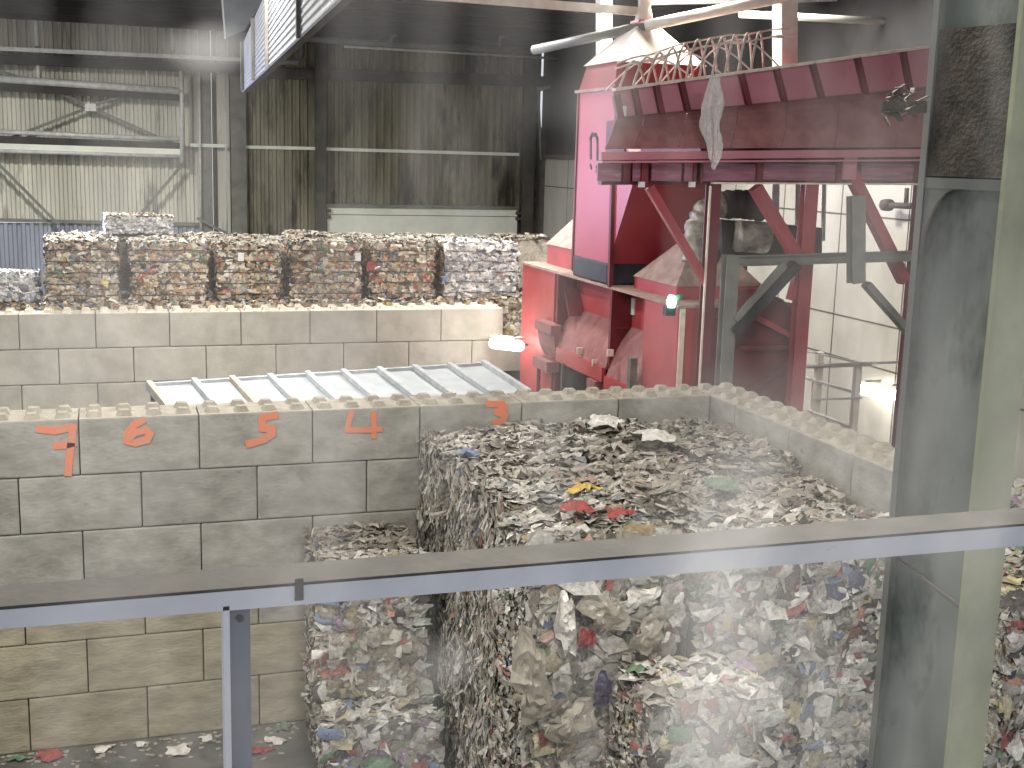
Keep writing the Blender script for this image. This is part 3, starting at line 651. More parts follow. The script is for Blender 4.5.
# ------------------------------------------------------------------ red baler
bl = root('waste_baler', (11.1, 6.4, 0), 'large red waste baler with dusty roof behind the corner of the block walls', 'baler')
X0, X1, Y0, Y1, ZR = 10.0, 12.3, 2.15, 10.75, 5.98
def FX(u, v, x=X0): return Vector(at(u, v, 'X', x))
yA = FX(553, 330).y; yr1 = FX(558, 330).y; yr2 = FX(611.5, 340).y; yB = FX(643, 340).y
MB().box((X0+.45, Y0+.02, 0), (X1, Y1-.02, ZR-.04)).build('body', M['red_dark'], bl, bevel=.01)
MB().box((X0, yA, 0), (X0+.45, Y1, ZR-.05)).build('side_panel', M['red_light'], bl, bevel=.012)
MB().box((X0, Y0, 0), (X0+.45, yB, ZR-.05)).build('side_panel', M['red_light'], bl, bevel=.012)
MB().box((X0+.40, yB, 0), (X0+.47, yA, ZR-.05)).build('recess_sheet', M['red_light'], bl)
MB().hexa([(X0-.03,Y0-.03,ZR-.05),(X1+.03,Y0-.03,ZR-.05),(X1+.03,Y1+.03,ZR-.05),(X0-.03,Y1+.03,ZR-.05),(X0-.03,Y0-.03,ZR),(X1+.03,Y0-.03,ZR),(X1+.03,Y1+.03,ZR),(X0-.03,Y1+.03,ZR)]).build('roof_plate', M['dust'], bl)
for y in (yr1, yr2):
    MB().box((X0-.05, y-.05, 2.5), (X0+.42, y+.05, ZR-.06)).build('stiffener', M['red_dark'], bl)
for (p, q_) in [((571,289),(577,316)), ((617,303),(623,329)), ((553,281),(556,300))]:
    a = FX(*p, X0+.2); b = FX(*q_, X0+.2)
    MB().prism([(X0+.05, a.y, a.z), (X0+.41, a.y, a.z), (X0+.41, b.y, b.z), (X0+.02, b.y, b.z)], (0, .06, 0)).build('gusset', M['red_dark'], bl)
# dusty curved cover above the bale opening
def cover(ya, yb, zt, zb, name):
    mb = MB(); pr = []
    for i in range(9):
        t = i/8; a = t*math.pi/2
        pr.append((X0+.40-.50*(.65*t+.35*math.sin(a)), zt+(zb-zt)*(.7*t+.3*(1-math.cos(a)))))
    v = [(x, ya, z) for x, z in pr]+[(x, yb, z) for x, z in pr]
    mb.add(v, [(i, i+1, 9+i+1, 9+i) for i in range(8)]); mb.add([(x, ya, z) for x, z in pr]+[(X0+.4, ya, zb)], [tuple(range(10))])
    mb.add([(x, yb, z) for x, z in pr]+[(X0+.4, yb, zb)], [tuple(range(9,-1,-1))])
    o = mb.build(name, M['red_dust'], bl, smooth=False, fix=False); s = o.modifiers.new('solid','SOLIDIFY'); s.thickness = .02
za = FX(585,317).z; zb_ = FX(585,362,X0-.2).z
cover(yr1-.06, yr2+.06, za, zb_, 'curved_cover'); cover(yr2-.06, yB+.02, za, zb_-.15, 'curved_cover')
lipz = zb_; 
MB().box((X0-.16, yr2+.05, lipz-.28), (X0-.08, yr1-.35, lipz+.02)).build('cover_lip', M['red_light'], bl)
MB().box((X0-.16, yB+.02, lipz-.5), (X0-.1, yr2-.06, lipz-.12)).build('cover_lip', M['red_light'], bl)
MB().box((X0+.1, yr2+.1, 2.4), (X0+.39, yr1-.1, lipz-.25)).build('opening_shade', M['steel_dark'], bl)  # dark block stands for the shade inside the opening
MB().box((X0-.22, yr2+.25, lipz-.75), (X0+.1, yr2+.7, lipz-.3)).build('latch_box', M['red_dust'], bl)
MB().box((X0-.2, yr1-.9, lipz-.9), (X0-.1, yr1-.8, lipz-.25)).build('catch_bar', M['steel'], bl)
a = FX(541,319,X0-.1); b = FX(557,335,X0-.1)
MB().box((X0-.25, b.y, b.z), (X0, a.y, a.z)).build('hinge_box', M['red_dust'], bl)
MB().prism([(X0, a.y, b.z), (X0-.18, a.y, b.z), (X0-.12, a.y, b.z-.35), (X0, a.y, b.z-.6)], (0, b.y-a.y, 0)).build('hinge_box', M['red_dust'], bl)
a = FX(541,351,X0-.1); b = FX(555,368,X0-.1)
MB().box((X0-.3, b.y, b.z-.1), (X0, a.y, a.z-.1)).build('hinge_box', M['red_dust'], bl)
a = FX(539,367,X0-.1); MB().tube([(X0-.1, a.y, a.z), (X0-.1, a.y, a.z-.9)], .05, 8).build('pin', M['red_dark'], bl)
for (u, v) in ((543,369),(573,350),(588,362),(603,352),(628,368)):
    a = FX(u, v, X0-.27); MB().box((X0-.18, a.y-.02, a.z-.09), (X0-.05, a.y+.02, a.z+.05)).build('clip', M['hoop'], bl)
a = FX(625,368,X0-.3); MB().box((X0-.24, a.y-.12, a.z-.6), (X0-.1, a.y+.02, a.z+.2)).build('hydraulic_valve', M['steel_mid'], bl)
a = FX(631.5,306,X0+.38); MB().box((X0+.37, a.y-.14, a.z-.17), (X0+.398, a.y+.14, a.z+.17)).build('notice_plate', M['paper'], bl)
# front (camera) side: rounded upper bulge
mb = MB(); prof = []
for i in range(11):
    t = i/10; prof.append((10.7+t*1.6, ZR-.08+.34*math.sin(math.pi*min(1, t*1.25+.0))*(1 if t < .8 else 0)))
prof = [(10.75,5.7),(10.95,5.98),(11.2,6.16),(11.6,6.22),(12.0,6.08),(12.25,5.8),(12.3,5.2),(12.3,.1),(10.75,.1)]
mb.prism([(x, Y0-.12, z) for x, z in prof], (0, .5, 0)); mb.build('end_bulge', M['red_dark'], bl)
MB().box((10.02, Y0-.04, 0), (10.12, Y0+.02, ZR-.06)).build('corner_edge', M['hoop'], bl)
# roof boxes and dusty pyramids
def frustum(x0, x1, y0, y1, z0, zb, zt, k, name, m1, m2):
    MB().box((x0, y0, z0), (x1, y1, zb)).build(name+'_box', m1, bl)
    cx, cy = (x0+x1)/2, (y0+y1)/2; ex_, ey = (x1-x0)/2, (y1-y0)/2
    b_ = [(cx+sx*ex_*1.03, cy+sy*ey*1.03, zb) for sx, sy in ((-1,-1),(1,-1),(1,1),(-1,1))]; t_ = [(cx+sx*ex_*k, cy+sy*ey*k, zt) for sx, sy in ((-1,-1),(1,-1),(1,1),(-1,1))]
    MB().hexa(b_+t_).build(name, m2, bl)
p = at(643, 262, 'Z', 6.35); 
frustum(10.35, 12.1, 3.0, 4.9, ZR, 6.22, 6.95, .3, 'near_roof_cap', M['red_light'], M['dust'])
frustum(10.45, 12.2, 8.6, 10.3, ZR, 6.45, 7.1, .45, 'far_roof_cap', M['red_light'], M['dust'])
# chute
Xc = 10.02; yc0, yc1 = 5.5, 7.42
sk = MB().prism([(Xc-.03, yc0-.08, ZR+.0), (Xc-.03, yc1+.0, ZR+.0), (Xc-.03, yc1+.02, ZR+.46), (Xc-.03, yc0-.02, ZR+.46)], (1.8, 0, 0)); sk.build('rubber_skirt', M['rubber'], bl, bevel=.06)
pl = [FX(574,262,Xc), FX(609,269,Xc), FX(611,262,Xc), FX(632,187,Xc)]
ytop = 4.45
poly = [(Xc, yc1, ZR+.40), (Xc, yc0, ZR+.40), (Xc, yc0-.08, 6.52), (Xc, pl[3].y, pl[3].z), (Xc, pl[3].y-.1, 8.5), (Xc, yc0-.02, 9.0), (Xc, yc0-.02, 9.84), (Xc, yc1+.05, 9.84)]
MB().prism(poly, (1.85, 0, 0)).build('chute', mat('glossy_red_paint', (172,56,68), (158,50,62), 1.2, .42, spec=.9, c3=(150,62,66), s3=3, t3=.66), bl)
a = FX(614,190,Xc); b = FX(613,262,Xc); MB().beam((Xc-.04, a.y, a.z+.3), (Xc-.04, b.y, b.z-.5), .08, .1, (0,1,0)).build('stiffener', M['red_dark'], bl)
MB().box((Xc-.03, yc1-.0, ZR+.1), (Xc+.1, yc1+.07, 9.86)).build('edge_flange', M['red_dark'], bl)
MB().box((Xc-.07, yc0-.05, 9.82), (Xc+1.95, yc1+.12, 9.88)).build('chute_flange', M['dust'], bl)
b0 = [(Xc-.02, yc0-.02, 9.88), (Xc+1.9, yc0-.02, 9.88), (Xc+1.9, yc1, 9.88), (Xc-.02, yc1, 9.88)]
t0 = [(Xc+.04, yc0+.05, 10.36), (Xc+1.85, yc0+.05, 10.36), (Xc+1.85, yc1-.25, 10.36), (Xc+.04, yc1-.25, 10.36)]
MB().hexa(b0+t0).build('chute_head', M['red'], bl)
hx0, hx1, hy0, hy1 = Xc-.02, Xc+1.95, yc0-.0, yc1-.2
b0 = [(hx0,hy0,10.36),(hx1,hy0,10.36),(hx1,hy1,10.36),(hx0,hy1,10.36)]; ax_, ay_ = 10.92, 6.3
t0 = [(ax_-.2,ay_-.2,11.16),(ax_+.2,ay_-.2,11.16),(ax_+.2,ay_+.2,11.16),(ax_-.2,ay_+.2,11.16)]
MB().hexa(b0+t0).build('extraction_hood', M['hood'], bl)
MB().box((ax_-.21,ay_-.21,11.16),(ax_+.21,ay_+.21,11.24)).build('hood_collar', M['red_light'], bl)
MB().tube([(ax_,ay_,11.22),(ax_,ay_,11.5),(ax_,ay_,11.75),(ax_,ay_,11.76),(ax_,ay_,11.95),(ax_,ay_,12.6)], [.2,.13,.14,.36,.2,.17], 20).build('extraction_pipe', M['hood'], bl, smooth=True)
# the printed mark on the chute
def mk(name, pts, wd, x):
    mb = MB()
    p = [FX(u, v, x) for u, v in pts]
    for a, b in zip(p[:-1], p[1:]):
        d = b-a; n = Vector((0, -d.z, d.y)).normalized()*wd/2; e = d.normalized()*wd*.35; t = Vector((.01,0,0))
        mb.hexa([a-n-e, b-n+e, b-n+e+t, a-n-e+t, a+n-e, b+n+e, b+n+e+t, a+n-e+t])
    mb.build(name, M['black_mark'], bl)
mk('printed_letter', [(590.3,158),(590.3,138),(592,134.5),(595.5,135),(597,139),(597,159)], .085, Xc-.012)
for u, v in ((590,166),(596,167.5),(596,172)): mk('printed_letter', [(u,v-1),(u+1,v+2)], .06, Xc-.012)
# ------------------------------------------------------------------ feed conveyor / hopper above
YF = 1.9
def lerp(a, b, t): return a+(b-a)*t
def FY(u, v, y=YF): return Vector(at(u, v, 'Y', y))
fc = root('feed_hopper', (11.5, YF+1.2, 8), 'long mauve red feed hopper with ribbed flared side above the baler', 'hopper')
tl, tr_, brr, bll = FY(613,91), FY(960,43.5), FY(960,86), FY(617,120)
MB().hexa([bll, brr, brr+Vector((0,.06,0)), bll+Vector((0,.06,0)), tl, tr_, tr_+Vector((0,.06,0)), tl+Vector((0,.06,0))]).build('flared_panel', M['mauve'], fc)
MB().beam(tl+Vector((0,-.03,.02)), tr_+Vector((0,-.03,.02)), .14, .05).build('edge_rim', M['hoop'], fc)
rt_ = [(634,88,642,115),(656,85,663,112),(681,81,688,109),(709,78,716,105),(741,74,750,105),(775,69,785,102),(811,64,822,98),(854,59,864,96),(902,53,909,89)]
rt_ = [(634,88,640,117),(656,85,662,115),(681,81.5,688,112),(712,77.5,719,109),(741,73.5,749,106),(776,68.5,785,103),(812,63.5,822,99),(857,57.5,866,95),(903,52,910,90)]
for (a, b, c_, d_) in rt_:
    MB().beam(FY(a,b,YF-.05), FY(c_,d_,YF-.05), .09, .10, (0,1,0)).build('panel_rib', M['red_dark'], fc)
MB().beam(FY(616,95,YF-.05), FY(620,118,YF-.05), .12, .1, (0,1,0)).build('panel_rib', M['red_dark'], fc)
a = FY(623,111,YF-.08); MB().box((a.x-.06,a.y,a.z-.08),(a.x+.06,a.y+.01,a.z+.08)).build('sticker', M['paper'], fc)
MB().prism([pr_ for pr_ in ((bll.x+.02, YF, bll.z-.0),(bll.x+.02, YF-.4, bll.z-.62),(bll.x+.02, YF+.5, bll.z-.62),(bll.x+.02, YF+.5, bll.z))], (.04,0,0)).build('end_plate', M['red_dark'], fc)
# back side of hopper
off = Vector((0,2.6,0))
bl2 = lerp(bll, brr, .24); tl2 = lerp(tl, tr_, .24)
MB().hexa([bl2+off, brr+off, brr+off+Vector((0,.06,0)), bl2+off+Vector((0,.06,0)), tl2+off, tr_+off, tr_+off+Vector((0,.06,0)), tl2+off+Vector((0,.06,0))]).build('rear_panel', M['red'], fc)
# dusty belt cover, bulging outwards
zb1_, zb2_ = FY(601,150,YF-.35), FY(960,148,YF-.35)
segs = [(0,'a')]; 
cv = MB(); pr0 = []; pr1 = []
pA0, pA1 = FY(617,119,YF-.02), FY(960,85,YF-.02); pB0, pB1 = FY(604,149,YF-.42), FY(960,147,YF-.42)
for i in range(8):
    t = i/7; 
    k = t; s_ = math.sin(t*math.pi/2)
    for L_, (p0, p1) in ((pr0, (pA0, pB0)), (pr1, (pA1, pB1))):
        q_ = Vector((p0.x+(p1.x-p0.x)*t, p0.y+(p1.y-p0.y)*s_, p0.z+(p1.z-p0.z)*(1-math.cos(t*math.pi/2))*.75+(p1.z-p0.z)*t*.25)); L_.append(q_)
sp = [0,.075,.19,.33,.47,.62,.80,1.0]
for j in range(7):
    e0 = [lerp(p, q_, sp[j]+.0006) for p, q_ in zip(pr0, pr1)]; e1 = [lerp(p, q_, sp[j+1]-.0006) for p, q_ in zip(pr0, pr1)]
    mb = MB().add(e0+e1, [(i, i+1, 8+i+1, 8+i) for i in range(7)]); o = mb.build('belt_cover', M['red_dust'], fc, fix=False); s = o.modifiers.new('solid','SOLIDIFY'); s.thickness = .03; s.offset = 1
MB().hexa([(bl2.x,YF+.1,pB0.z-.1),(pB1.x,YF+.1,pB0.z-.1),(pB1.x,YF+2.6,pB0.z-.1),(bl2.x,YF+2.6,pB0.z-.1),bl2+Vector((0,.1,-.05)),brr+Vector((0,.1,-.05)),brr+off,bl2+off]).build('trough', M['red_dark'], fc)
a0, a1 = FY(600,156,YF-.45), FY(960,152.5,YF-.45)
MB().beam(a0, a1, .12, .13).build('upper_rail', M['mauve'], fc)
MB().beam(FY(600,162,YF-.47), FY(960,160,YF-.47), .2, .03).build('rail_lip', M['mauve'], fc)
bx = [(598,621),(633,641),(652,681),(685,693),(704,716),(717,760),(764,838),(862,918),(921,960)]
for (u0, u1) in bx:
    a = FY(u0,163,YF-.30); b = FY(u1,181.5,YF-.30); MB().box((a.x,a.y,b.z),(b.x,a.y+.05,a.z)).build('frame_plate', M['purple'], fc)
MB().beam(FY(600,172,YF-.1), FY(960,171,YF-.1), .16, .42).build('rear_channel', M['red_dark'], fc)
for u in (627,645,697,700,760,840,851,918):
    a = FY(u,163,YF-.33); MB().box((a.x-.06,a.y-.02,a.z-.33),(a.x+.06,a.y+.12,a.z)).build('bracket', M['red_dark'], fc)
MB().beam(FY(712,183,YF-.3), FY(960,184.5,YF-.3), .1, .03).build('lower_trim', M['hoop'], fc)
for u in (641.5, 692): a = FY(u,184.5,YF-.33); MB().box((a.x-.045,a.y-.04,a.z-.045),(a.x+.045,a.y+.04,a.z+.045)).build('end_cap', M['paper'], fc)
def strut(u0, v0, u1, v1, w_, mk_, nm, y=YF, hh=None):
    MB().beam(FY(u0,v0,y), FY(u1,v1,y), w_, hh or w_, (0,1,0)).build(nm, M[mk_], fc)
a = FY(713.5,186,1.75); MB().ibeam((a.x,1.75,0),(a.x,1.75,a.z+.1), .2, .2, .03, (0,1,0)).build('post', M['red_dark'], fc)
MB().box((a.x-.13,1.62,3.5),(a.x-.10,1.66,a.z)).build('post_edge', M['hoop'], fc)
a = FY(809.5,186,1.75); MB().ibeam((a.x,1.75,0),(a.x,1.75,a.z+.1), .26, .2, .03, (0,1,0)).build('post', M['red'], fc)
strut(649,187,707,284,.14,'red','brace',1.75,.12); strut(755,187,800,262,.2,'red','brace',1.75)
strut(848,168,904,281,.2,'red','brace',1.6); a = FY(919,186,1.7); MB().box((a.x-.07,1.63,0),(a.x+.07,1.77,a.z+.1)).build('post', M['red_dark'], fc)
strut(790,300,800,262,.12,'red','brace',1.75); strut(744,352,790,296,.0001,'red_dark','brace',1.9) if False else None
strut(757,318,800,341,.10,'red','brace',1.9); strut(738,348,800,346,.08,'red_dark','brace',1.9); strut(748,392,800,356,.08,'red_dark','brace',1.9)
g_ = [FY(783,248,1.8), FY(805,248,1.8), FY(802,290,1.8)]; MB().prism(g_, (0,.02,0)).build('gusset', M['red'], fc)
a = FY(848,168,1.5); MB().box((a.x-.12,a.y-.05,a.z-.2),(a.x+.14,a.y,a.z+.22)).build('hinge_plate', M['mauve'], fc)
# hoops over the hopper
for i in range(11):
    s0 = .015+i*.036; p0 = lerp(tl, tr_, s0); p1 = lerp(tl, tr_, s0+.20)+off*.75
    pts = [p0+(p1-p0)*t+Vector((0,0,math.sin(math.pi*t)*(.45+.22*min(1,i/5)))) for t in [k/12 for k in range(13)]]
    MB().tube(pts, .022, 6).build('hoop', M['hoop'], fc, smooth=True)
for i in range(4):
    s0 = .22+i*.08; p0 = lerp(tl, tr_, s0); p1 = lerp(tl, tr_, max(0, s0-.12))+off*.75
    pts = [p0+(p1-p0)*t+Vector((0,0,math.sin(math.pi*t)*(.45+.2*min(1,i/4)))) for t in [k/12 for k in range(13)]]
    MB().tube(pts, .016, 6).build('hoop', M['hoop'], fc, smooth=True)
for t in (.3, .5, .7):
    pts = []
    for i in range(12):
        s0 = .02+i*.045+.1*t; p = lerp(tl, tr_, s0)+off*.75*t+Vector((0,0,math.sin(math.pi*t)*(.45+.22*min(1,i/5)))); pts.append(p+Vector((0,0,.02*math.sin(i*2.1))))
    MB().tube(pts, .018, 6).build('hoop_tie', M['hoop'], fc, smooth=True)
# hanging clear film
l = [(713,78,.16),(712,92,.30),(710,106,.38),(709,124,.34),(711,142,.28),(712,158,.22),(713,170,.05)]
drape('hanging_film', P3([(u,v) for u,v,_ in l], 'Y', YF-.66), [w_ for *_, w_ in l], M['film'], 'clear plastic film strip hanging over the red hopper side', 'plastic film', 12)
# ------------------------------------------------------------------ grey frame, duct, machine behind
gf = root('grey_steel_frame', (10.62, 1.2, 0), 'grey steel frame with diagonal brace standing before the red post', 'steel frame')
yG = 1.25
a = at(731,255,'Y',yG); MB().ibeam((a[0],yG,0),(a[0],yG,a[2]), .24, .2, .02, (0,1,0)).build('post', M['steel_mid'], gf)
b = at(905,258,'Y',yG); MB().ibeam((a[0]+.12,yG,a[2]-.1),(XW-.02,yG,a[2]-.1+(at(905,256,'Y',yG)[2]-a[2]+.1)*(XW-a[0])/(b[0]-a[0])), .14, .18, .02).build('crossbeam', M['steel_mid'], gf)
MB().beam(at(733,332,'Y',yG-.08), at(795,264,'Y',yG-.08), .16, .26, (0,1,0)).build('diagonal_brace', M['steel_dark'], gf)
MB().beam(at(737,322,'Y',yG-.1), at(786,266,'Y',yG-.1), .22, .05, (0,1,0)).build('brace_flange', M['steel_mid'], gf)
c_ = at(856,196,'Y',yG-.15); d_ = at(856,283,'Y',yG-.15); MB().ibeam(c_, d_, .26, .2, .03, (0,1,0)).build('hanging_stub', M['steel_mid'], gf)
MB().beam(at(866,284,'Y',yG), at(912,336,'Y',yG), .12, .2, (0,1,0)).build('diagonal_brace', M['steel_mid'], gf)
duct = root('extraction_duct', (11.2, 3.0, 6.9), 'silver flexible duct bending from the baler roof to the right', 'duct')
pts = [at(u, v, 'Y', 3.0) for u, v in ((694,262),(695,244),(698,224),(706,211),(720,205),(736,204),(750,205),(764,208))]
sm = []
for i in range(len(pts)-1):
    for t in np.linspace(0, 1, 6, endpoint=False): sm.append(pts[i]*(1-t)+pts[i+1]*t)
sm.append(pts[-1]); rad = [.23+.018*math.sin(i*1.9) for i in range(len(sm))]
MB().tube(sm[:26], rad[:26], 14).build('silver_hose', M['duct'], duct, smooth=True)
MB().tube(sm[25:], [r+.03 for r in rad[25:]], 14).build('dark_sleeve', M['soot'], duct, smooth=True)
mc = root('hydraulic_unit', (12.2, 3.2, 6.4), 'dark sooty drive unit on the baler roof behind the posts', 'drive unit')
p = [at(u, v, 'Y', 3.4) for u, v in ((722,220),(822,228),(822,262),(722,258))]
MB().prism([tuple(p[0]), tuple(p[1]), tuple(p[2]), tuple(p[3])], (0,.9,0)).build('housing', M['soot'], mc)
MB().tube([at(738,236,'Y',3.2), at(765,238,'Y',3.2)], .30, 16).build('motor', M['duct'], mc, smooth=True)
MB().box(tuple(Vector(at(725,272,'Y',3.4))), tuple(Vector(at(748,258,'Y',3.4))+Vector((0,.8,0)))).build('foot', M['soot'], mc)
MB().tube([at(700,236,'Y',3.1)+np.array([0,0,-.3]), at(716,258,'Y',3.1)], .16, 10).build('elbow', M['soot'], mc, smooth=True)
for i, (u, v0, v1, wd, X_) in enumerate([(777,186,222,.1,0),(800,186,240,.1,0),(825,186,235,.06,0)]):
    tag(MB().beam(at(u,150,'Y',3.8), at(u-2,v1+6,'Y',3.8), wd, wd, (0,1,0)).build('drop_conduit', M['galv']), 'pale vertical conduit behind the red posts, %s from the left' % ORD[i], 'conduit', 'conduits behind the red posts')
wp = root('wall_pipe', at(885,203,'X',XW-.2), 'dark capped pipe stub on the bright right wall', 'pipe')
MB().tube([at(884,205,'X',XW-.3), at(912,206,'X',XW-.3)], .07, 10).build('stub', M['soot'], wp, smooth=True)
MB().tube([at(884,205,'X',XW-.31), at(890,205,'X',XW-.31)], .13, 12).build('cap', M['soot'], wp, smooth=True)
MB().tube([at(906,206,'X',XW-.3), at(907,188,'X',XW-.3)], .05, 8).build('riser', M['soot'], wp, smooth=True)
# white roof members
wy = 6.2
def wb(u0, v0, u1, v1, y0, y1, w_, lab, nm='roof_member', r=False, m='white_steel'):
    a = at(u0,v0,'Y',y0); b = at(u1,v1,'Y',y1)
    o = (MB().tube([a, b], w_/2, 14) if r else MB().beam(a, b, w_, w_, (0,1,0))).build(nm, M[m], smooth=r); tag(o, lab, 'pipe' if r else 'beam')
wb(604,-30,604,64,7.9,7.9,.27,'white vertical hanger left of the extraction hood','roof_hanger')
wb(785,-30,785,72,4.9,4.9,.36,'white vertical hanger rising behind the red hopper','roof_hanger')
wb(410,-6,645,12,6.4,6.4,.16,'long white roof beam along the top edge','roof_beam')
wb(645,26,860,-19,6.0,4.0,.22,'bright white roof pipe slanting up to the right','roof_pipe',True)
wb(534,50,645,26,9.0,6.0,.20,'dusty grey roof pipe behind the extraction hood','roof_pipe',True,'steel_mid')
wb(740,14,935,24,7.0,7.0,.16,'pale horizontal pipe across the dark roof at right','roof_pipe',True,'board')
wb(640,2,960,-4,9.0,9.0,.14,'thin pale roof beam right of the hood','roof_beam',False,'galv')
# ------------------------------------------------------------------ walkway rail and right lamp
wr_ = root('walkway_railing', at(820,400,'X',14.2), 'white walkway railing lit by the tube beyond the cross wall', 'railing')
for (u, v0, v1, wd) in [(783,345,402,.10),(789,352,404,.03),(820,352,416,.13),(813,378,412,.03),(858,366,432,.12)]:
    p_ = at(u,v0,'X',14.2); q_ = at(u-3,v1,'X',14.2); MB().beam(p_, (p_[0],p_[1],q_[2]), wd, wd, (0,1,0)).build('upright', M['white_steel'], wr_)
for (a, b, wd) in [((806,367),(871,364.5),.07),((806,378),(852,392),.05),((814,400),(862,398),.04),((808,411),(852,428),.07),((783,346),(860,363),.03)]:
    MB().beam(at(*a,'X',14.15), at(*b,'X',14.15), wd, wd).build('bar', M['galv'], wr_)
MB().hexa([tuple(at(806,367,'X',14.1)), tuple(at(871,364.5,'X',14.1)), tuple(at(871,364.5,'X',14.1)+np.array([1.2,0,0])), tuple(at(806,367,'X',14.1)+np.array([1.2,0,0]))]+[tuple(q_+np.array([0,0,.05])) for q_ in (at(806,367,'X',14.1), at(871,364.5,'X',14.1), at(871,364.5,'X',14.1)+np.array([1.2,0,0]), at(806,367,'X',14.1)+np.array([1.2,0,0]))]).build('shelf_plate', M['galv'], wr_)
def fluor(a, b, r, lab, power, lpos):
    a = Vector(a); b = Vector(b); t = root('tube_lamp', (a+b)/2, lab, 'lamp')
    MB().tube([a, b], r, 14).build('lit_tube', M['tube'], t, smooth=True)
    MB().beam(a+Vector((0,0,r+.04)), b+Vector((0,0,r+.04)), r*2.2, .06).build('housing', M['white_steel'], t)
    for k in (.2, .8):
        p = a.lerp(b, k); MB().box((p.x-.03, p.y-.03, p.z+r+.05), (max(p.x+.03, XW-.002) if p.x > 14 else p.x+.03, p.y+.03, p.z+r+.11)).build('bracket', M['steel_mid'], t)
    l = bpy.data.lights.new('tube_glow', 'POINT'); l.energy = power; l.shadow_soft_size = .15; l.color = (1,.96,.88)
    o = bpy.data.objects.new('tube_glow', l); col.objects.link(o); o.location = lpos
a = at(858,389,'X',XW-.35); b = at(903,396,'X',XW-.35)
fluor(a, b, .12, 'bright tube lamp on the right wall beside the walkway railing', 45, (float(a[0])-.6, float((a[1]+b[1])/2), float(a[2])-.1))
a = at(497,342,'Y',10.9); b = at(524,349,'Y',9.6)
fluor((9.35,10.9,at(500,343,'Y',10.9)[2]), (9.62,9.7,at(521,346,'Y',9.7)[2]), .13, 'bright tube lamp glaring at the left edge of the red baler', 45, (9.2,10.2,4.3))
MB().beam((9.5,10.2,at(510,345,'Y',10.2)[2]), (10.02,10.2,at(510,345,'Y',10.2)[2]), .05, .05).build('lamp_arm', M['steel'], [o for o in col.objects if o.name.startswith('tube_lamp')][-1])
c_ = Vector(at(671,301,'Y',Y0-.15)); gl_ = root('signal_lamp', c_, 'small glowing green signal lamp on the near corner of the baler', 'lamp')
MB().tube([c_+Vector((0,-.02,-.11)), c_+Vector((0,-.02,.0)), c_+Vector((0,-.02,.1))], [.06,.09,.05], 12).build('green_lens', M['green_light'], gl_, smooth=True)
MB().box(c_+Vector((-.08,.0,-.26)), c_+Vector((.1,.14,-.1))).build('housing', M['rubber'], gl_)
MB().tube([c_+Vector((.1,.02,.05)), c_+Vector((.22,.02,.08))], .05, 8).build('side_lens', mat('dull_green', (96,130,110)), gl_, smooth=True)
# ------------------------------------------------------------------ foreground column, handrail, window pane
cl_ = root('foreground_column', (3.2, -14.0, 0), 'grey green steel column close up at the right of the picture', 'column')
th_ = .22; ex1 = Vector((math.cos(th_), math.sin(th_), 0)); ey1 = Vector((-math.sin(th_), math.cos(th_), 0))
O = Vector((3.10, -14.0, 0))
def CB(x0, x1, y0, y1, z0, z1, nm, m):
    p = [O+ex1*x+ey1*y+Vector((0,0,z)) for z in (z0, z1) for x, y in ((x0,y0),(x1,y0),(x1,y1),(x0,y1))]
    return MB().hexa(p).build(nm, m, cl_)
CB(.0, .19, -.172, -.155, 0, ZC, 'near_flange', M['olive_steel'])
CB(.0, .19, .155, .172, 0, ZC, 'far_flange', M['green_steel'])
CB(.035, .05, -.155, .155, 0, ZC, 'web', M['green_steel'])
zst = at(950,183,'Y',-14.0)[2]
CB(.0, .035, -.155, .155, zst-.02, zst+.015, 'stiffener_plate', M['steel_mid'])
CB(-.004, .0, .150, .176, 0, ZC, 'flange_edge', M['steel_mid'])
pr = [O+ey1*.15+ex1*.004+Vector((0,0,zst-.02)), O+ey1*.02+ex1*.004+Vector((0,0,zst-.02))]
pr += [O+ey1*(.15-.13*(1-math.sin(a_)))+ex1*.004+Vector((0,0,zst-.02-.26*(1-math.cos(a_)))) for a_ in np.linspace(.15, math.pi/2, 8)]
MB().prism([tuple(p) for p in pr], tuple(ex1*.012)).build('gusset', M['steel_mid'], cl_)
zw = at(930,600,'Y',-14.1)[2]
MB().beam(O+ey1*.16+ex1*.03+Vector((0,0,zw+.06)), O-ey1*.155+ex1*.03+Vector((0,0,zw-.03)), .014, .012).build('welded_strip', M['steel_mid'], cl_)
CB(.01, .034, -.15, .15, zst+.02, zst+.50, 'recess_shade_plate', M['cobweb_and_shade'])  # shade of the recessed zone put in as a dark plate
# ragged soot web on column
rg = random.Random(5); mb = MB(); base = Vector(at(920,108,'Y',-13.9))
for k in range(26):
    p = base+Vector((rg.uniform(-.15,.0), rg.uniform(-.02,.02), rg.uniform(-.045,.045)))
    e = p+Vector((rg.uniform(-.05,.05), rg.uniform(-.02,.02), rg.uniform(-.03,.03)))
    mb.beam(p, e, rg.uniform(.006,.03), .004)
mb.beam(base+Vector((.02,0,.005)), base+Vector((-.15,0,-.002)), .02, .035)
mb.build('sooty_lint', M['cobweb_and_shade'], cl_)
hr = root('handrail', (1.3, -15.2, 7.7), 'blue grey angle iron handrail crossing the foreground', 'handrail')
yH = -15.2
LA, LB = Vector(at(-30,612.5,'Y',yH)), Vector(at(1060,523,'Y',yH)); RA, RB = Vector(at(-30,632,'Y',yH)), Vector(at(1060,543,'Y',yH))
dx_ = (LB-LA); LA = LA-dx_*.9; LB = LB+dx_*.9; dx_ = (RB-RA); RA = RA-dx_*.9; RB = RB+dx_*.9
t = Vector((0,.006,0))
MB().hexa([RA, RB, RB+t, RA+t, LA, LB, LB+t, LA+t]).build('front_leg', M['rail_face'], hr, bevel=.001)
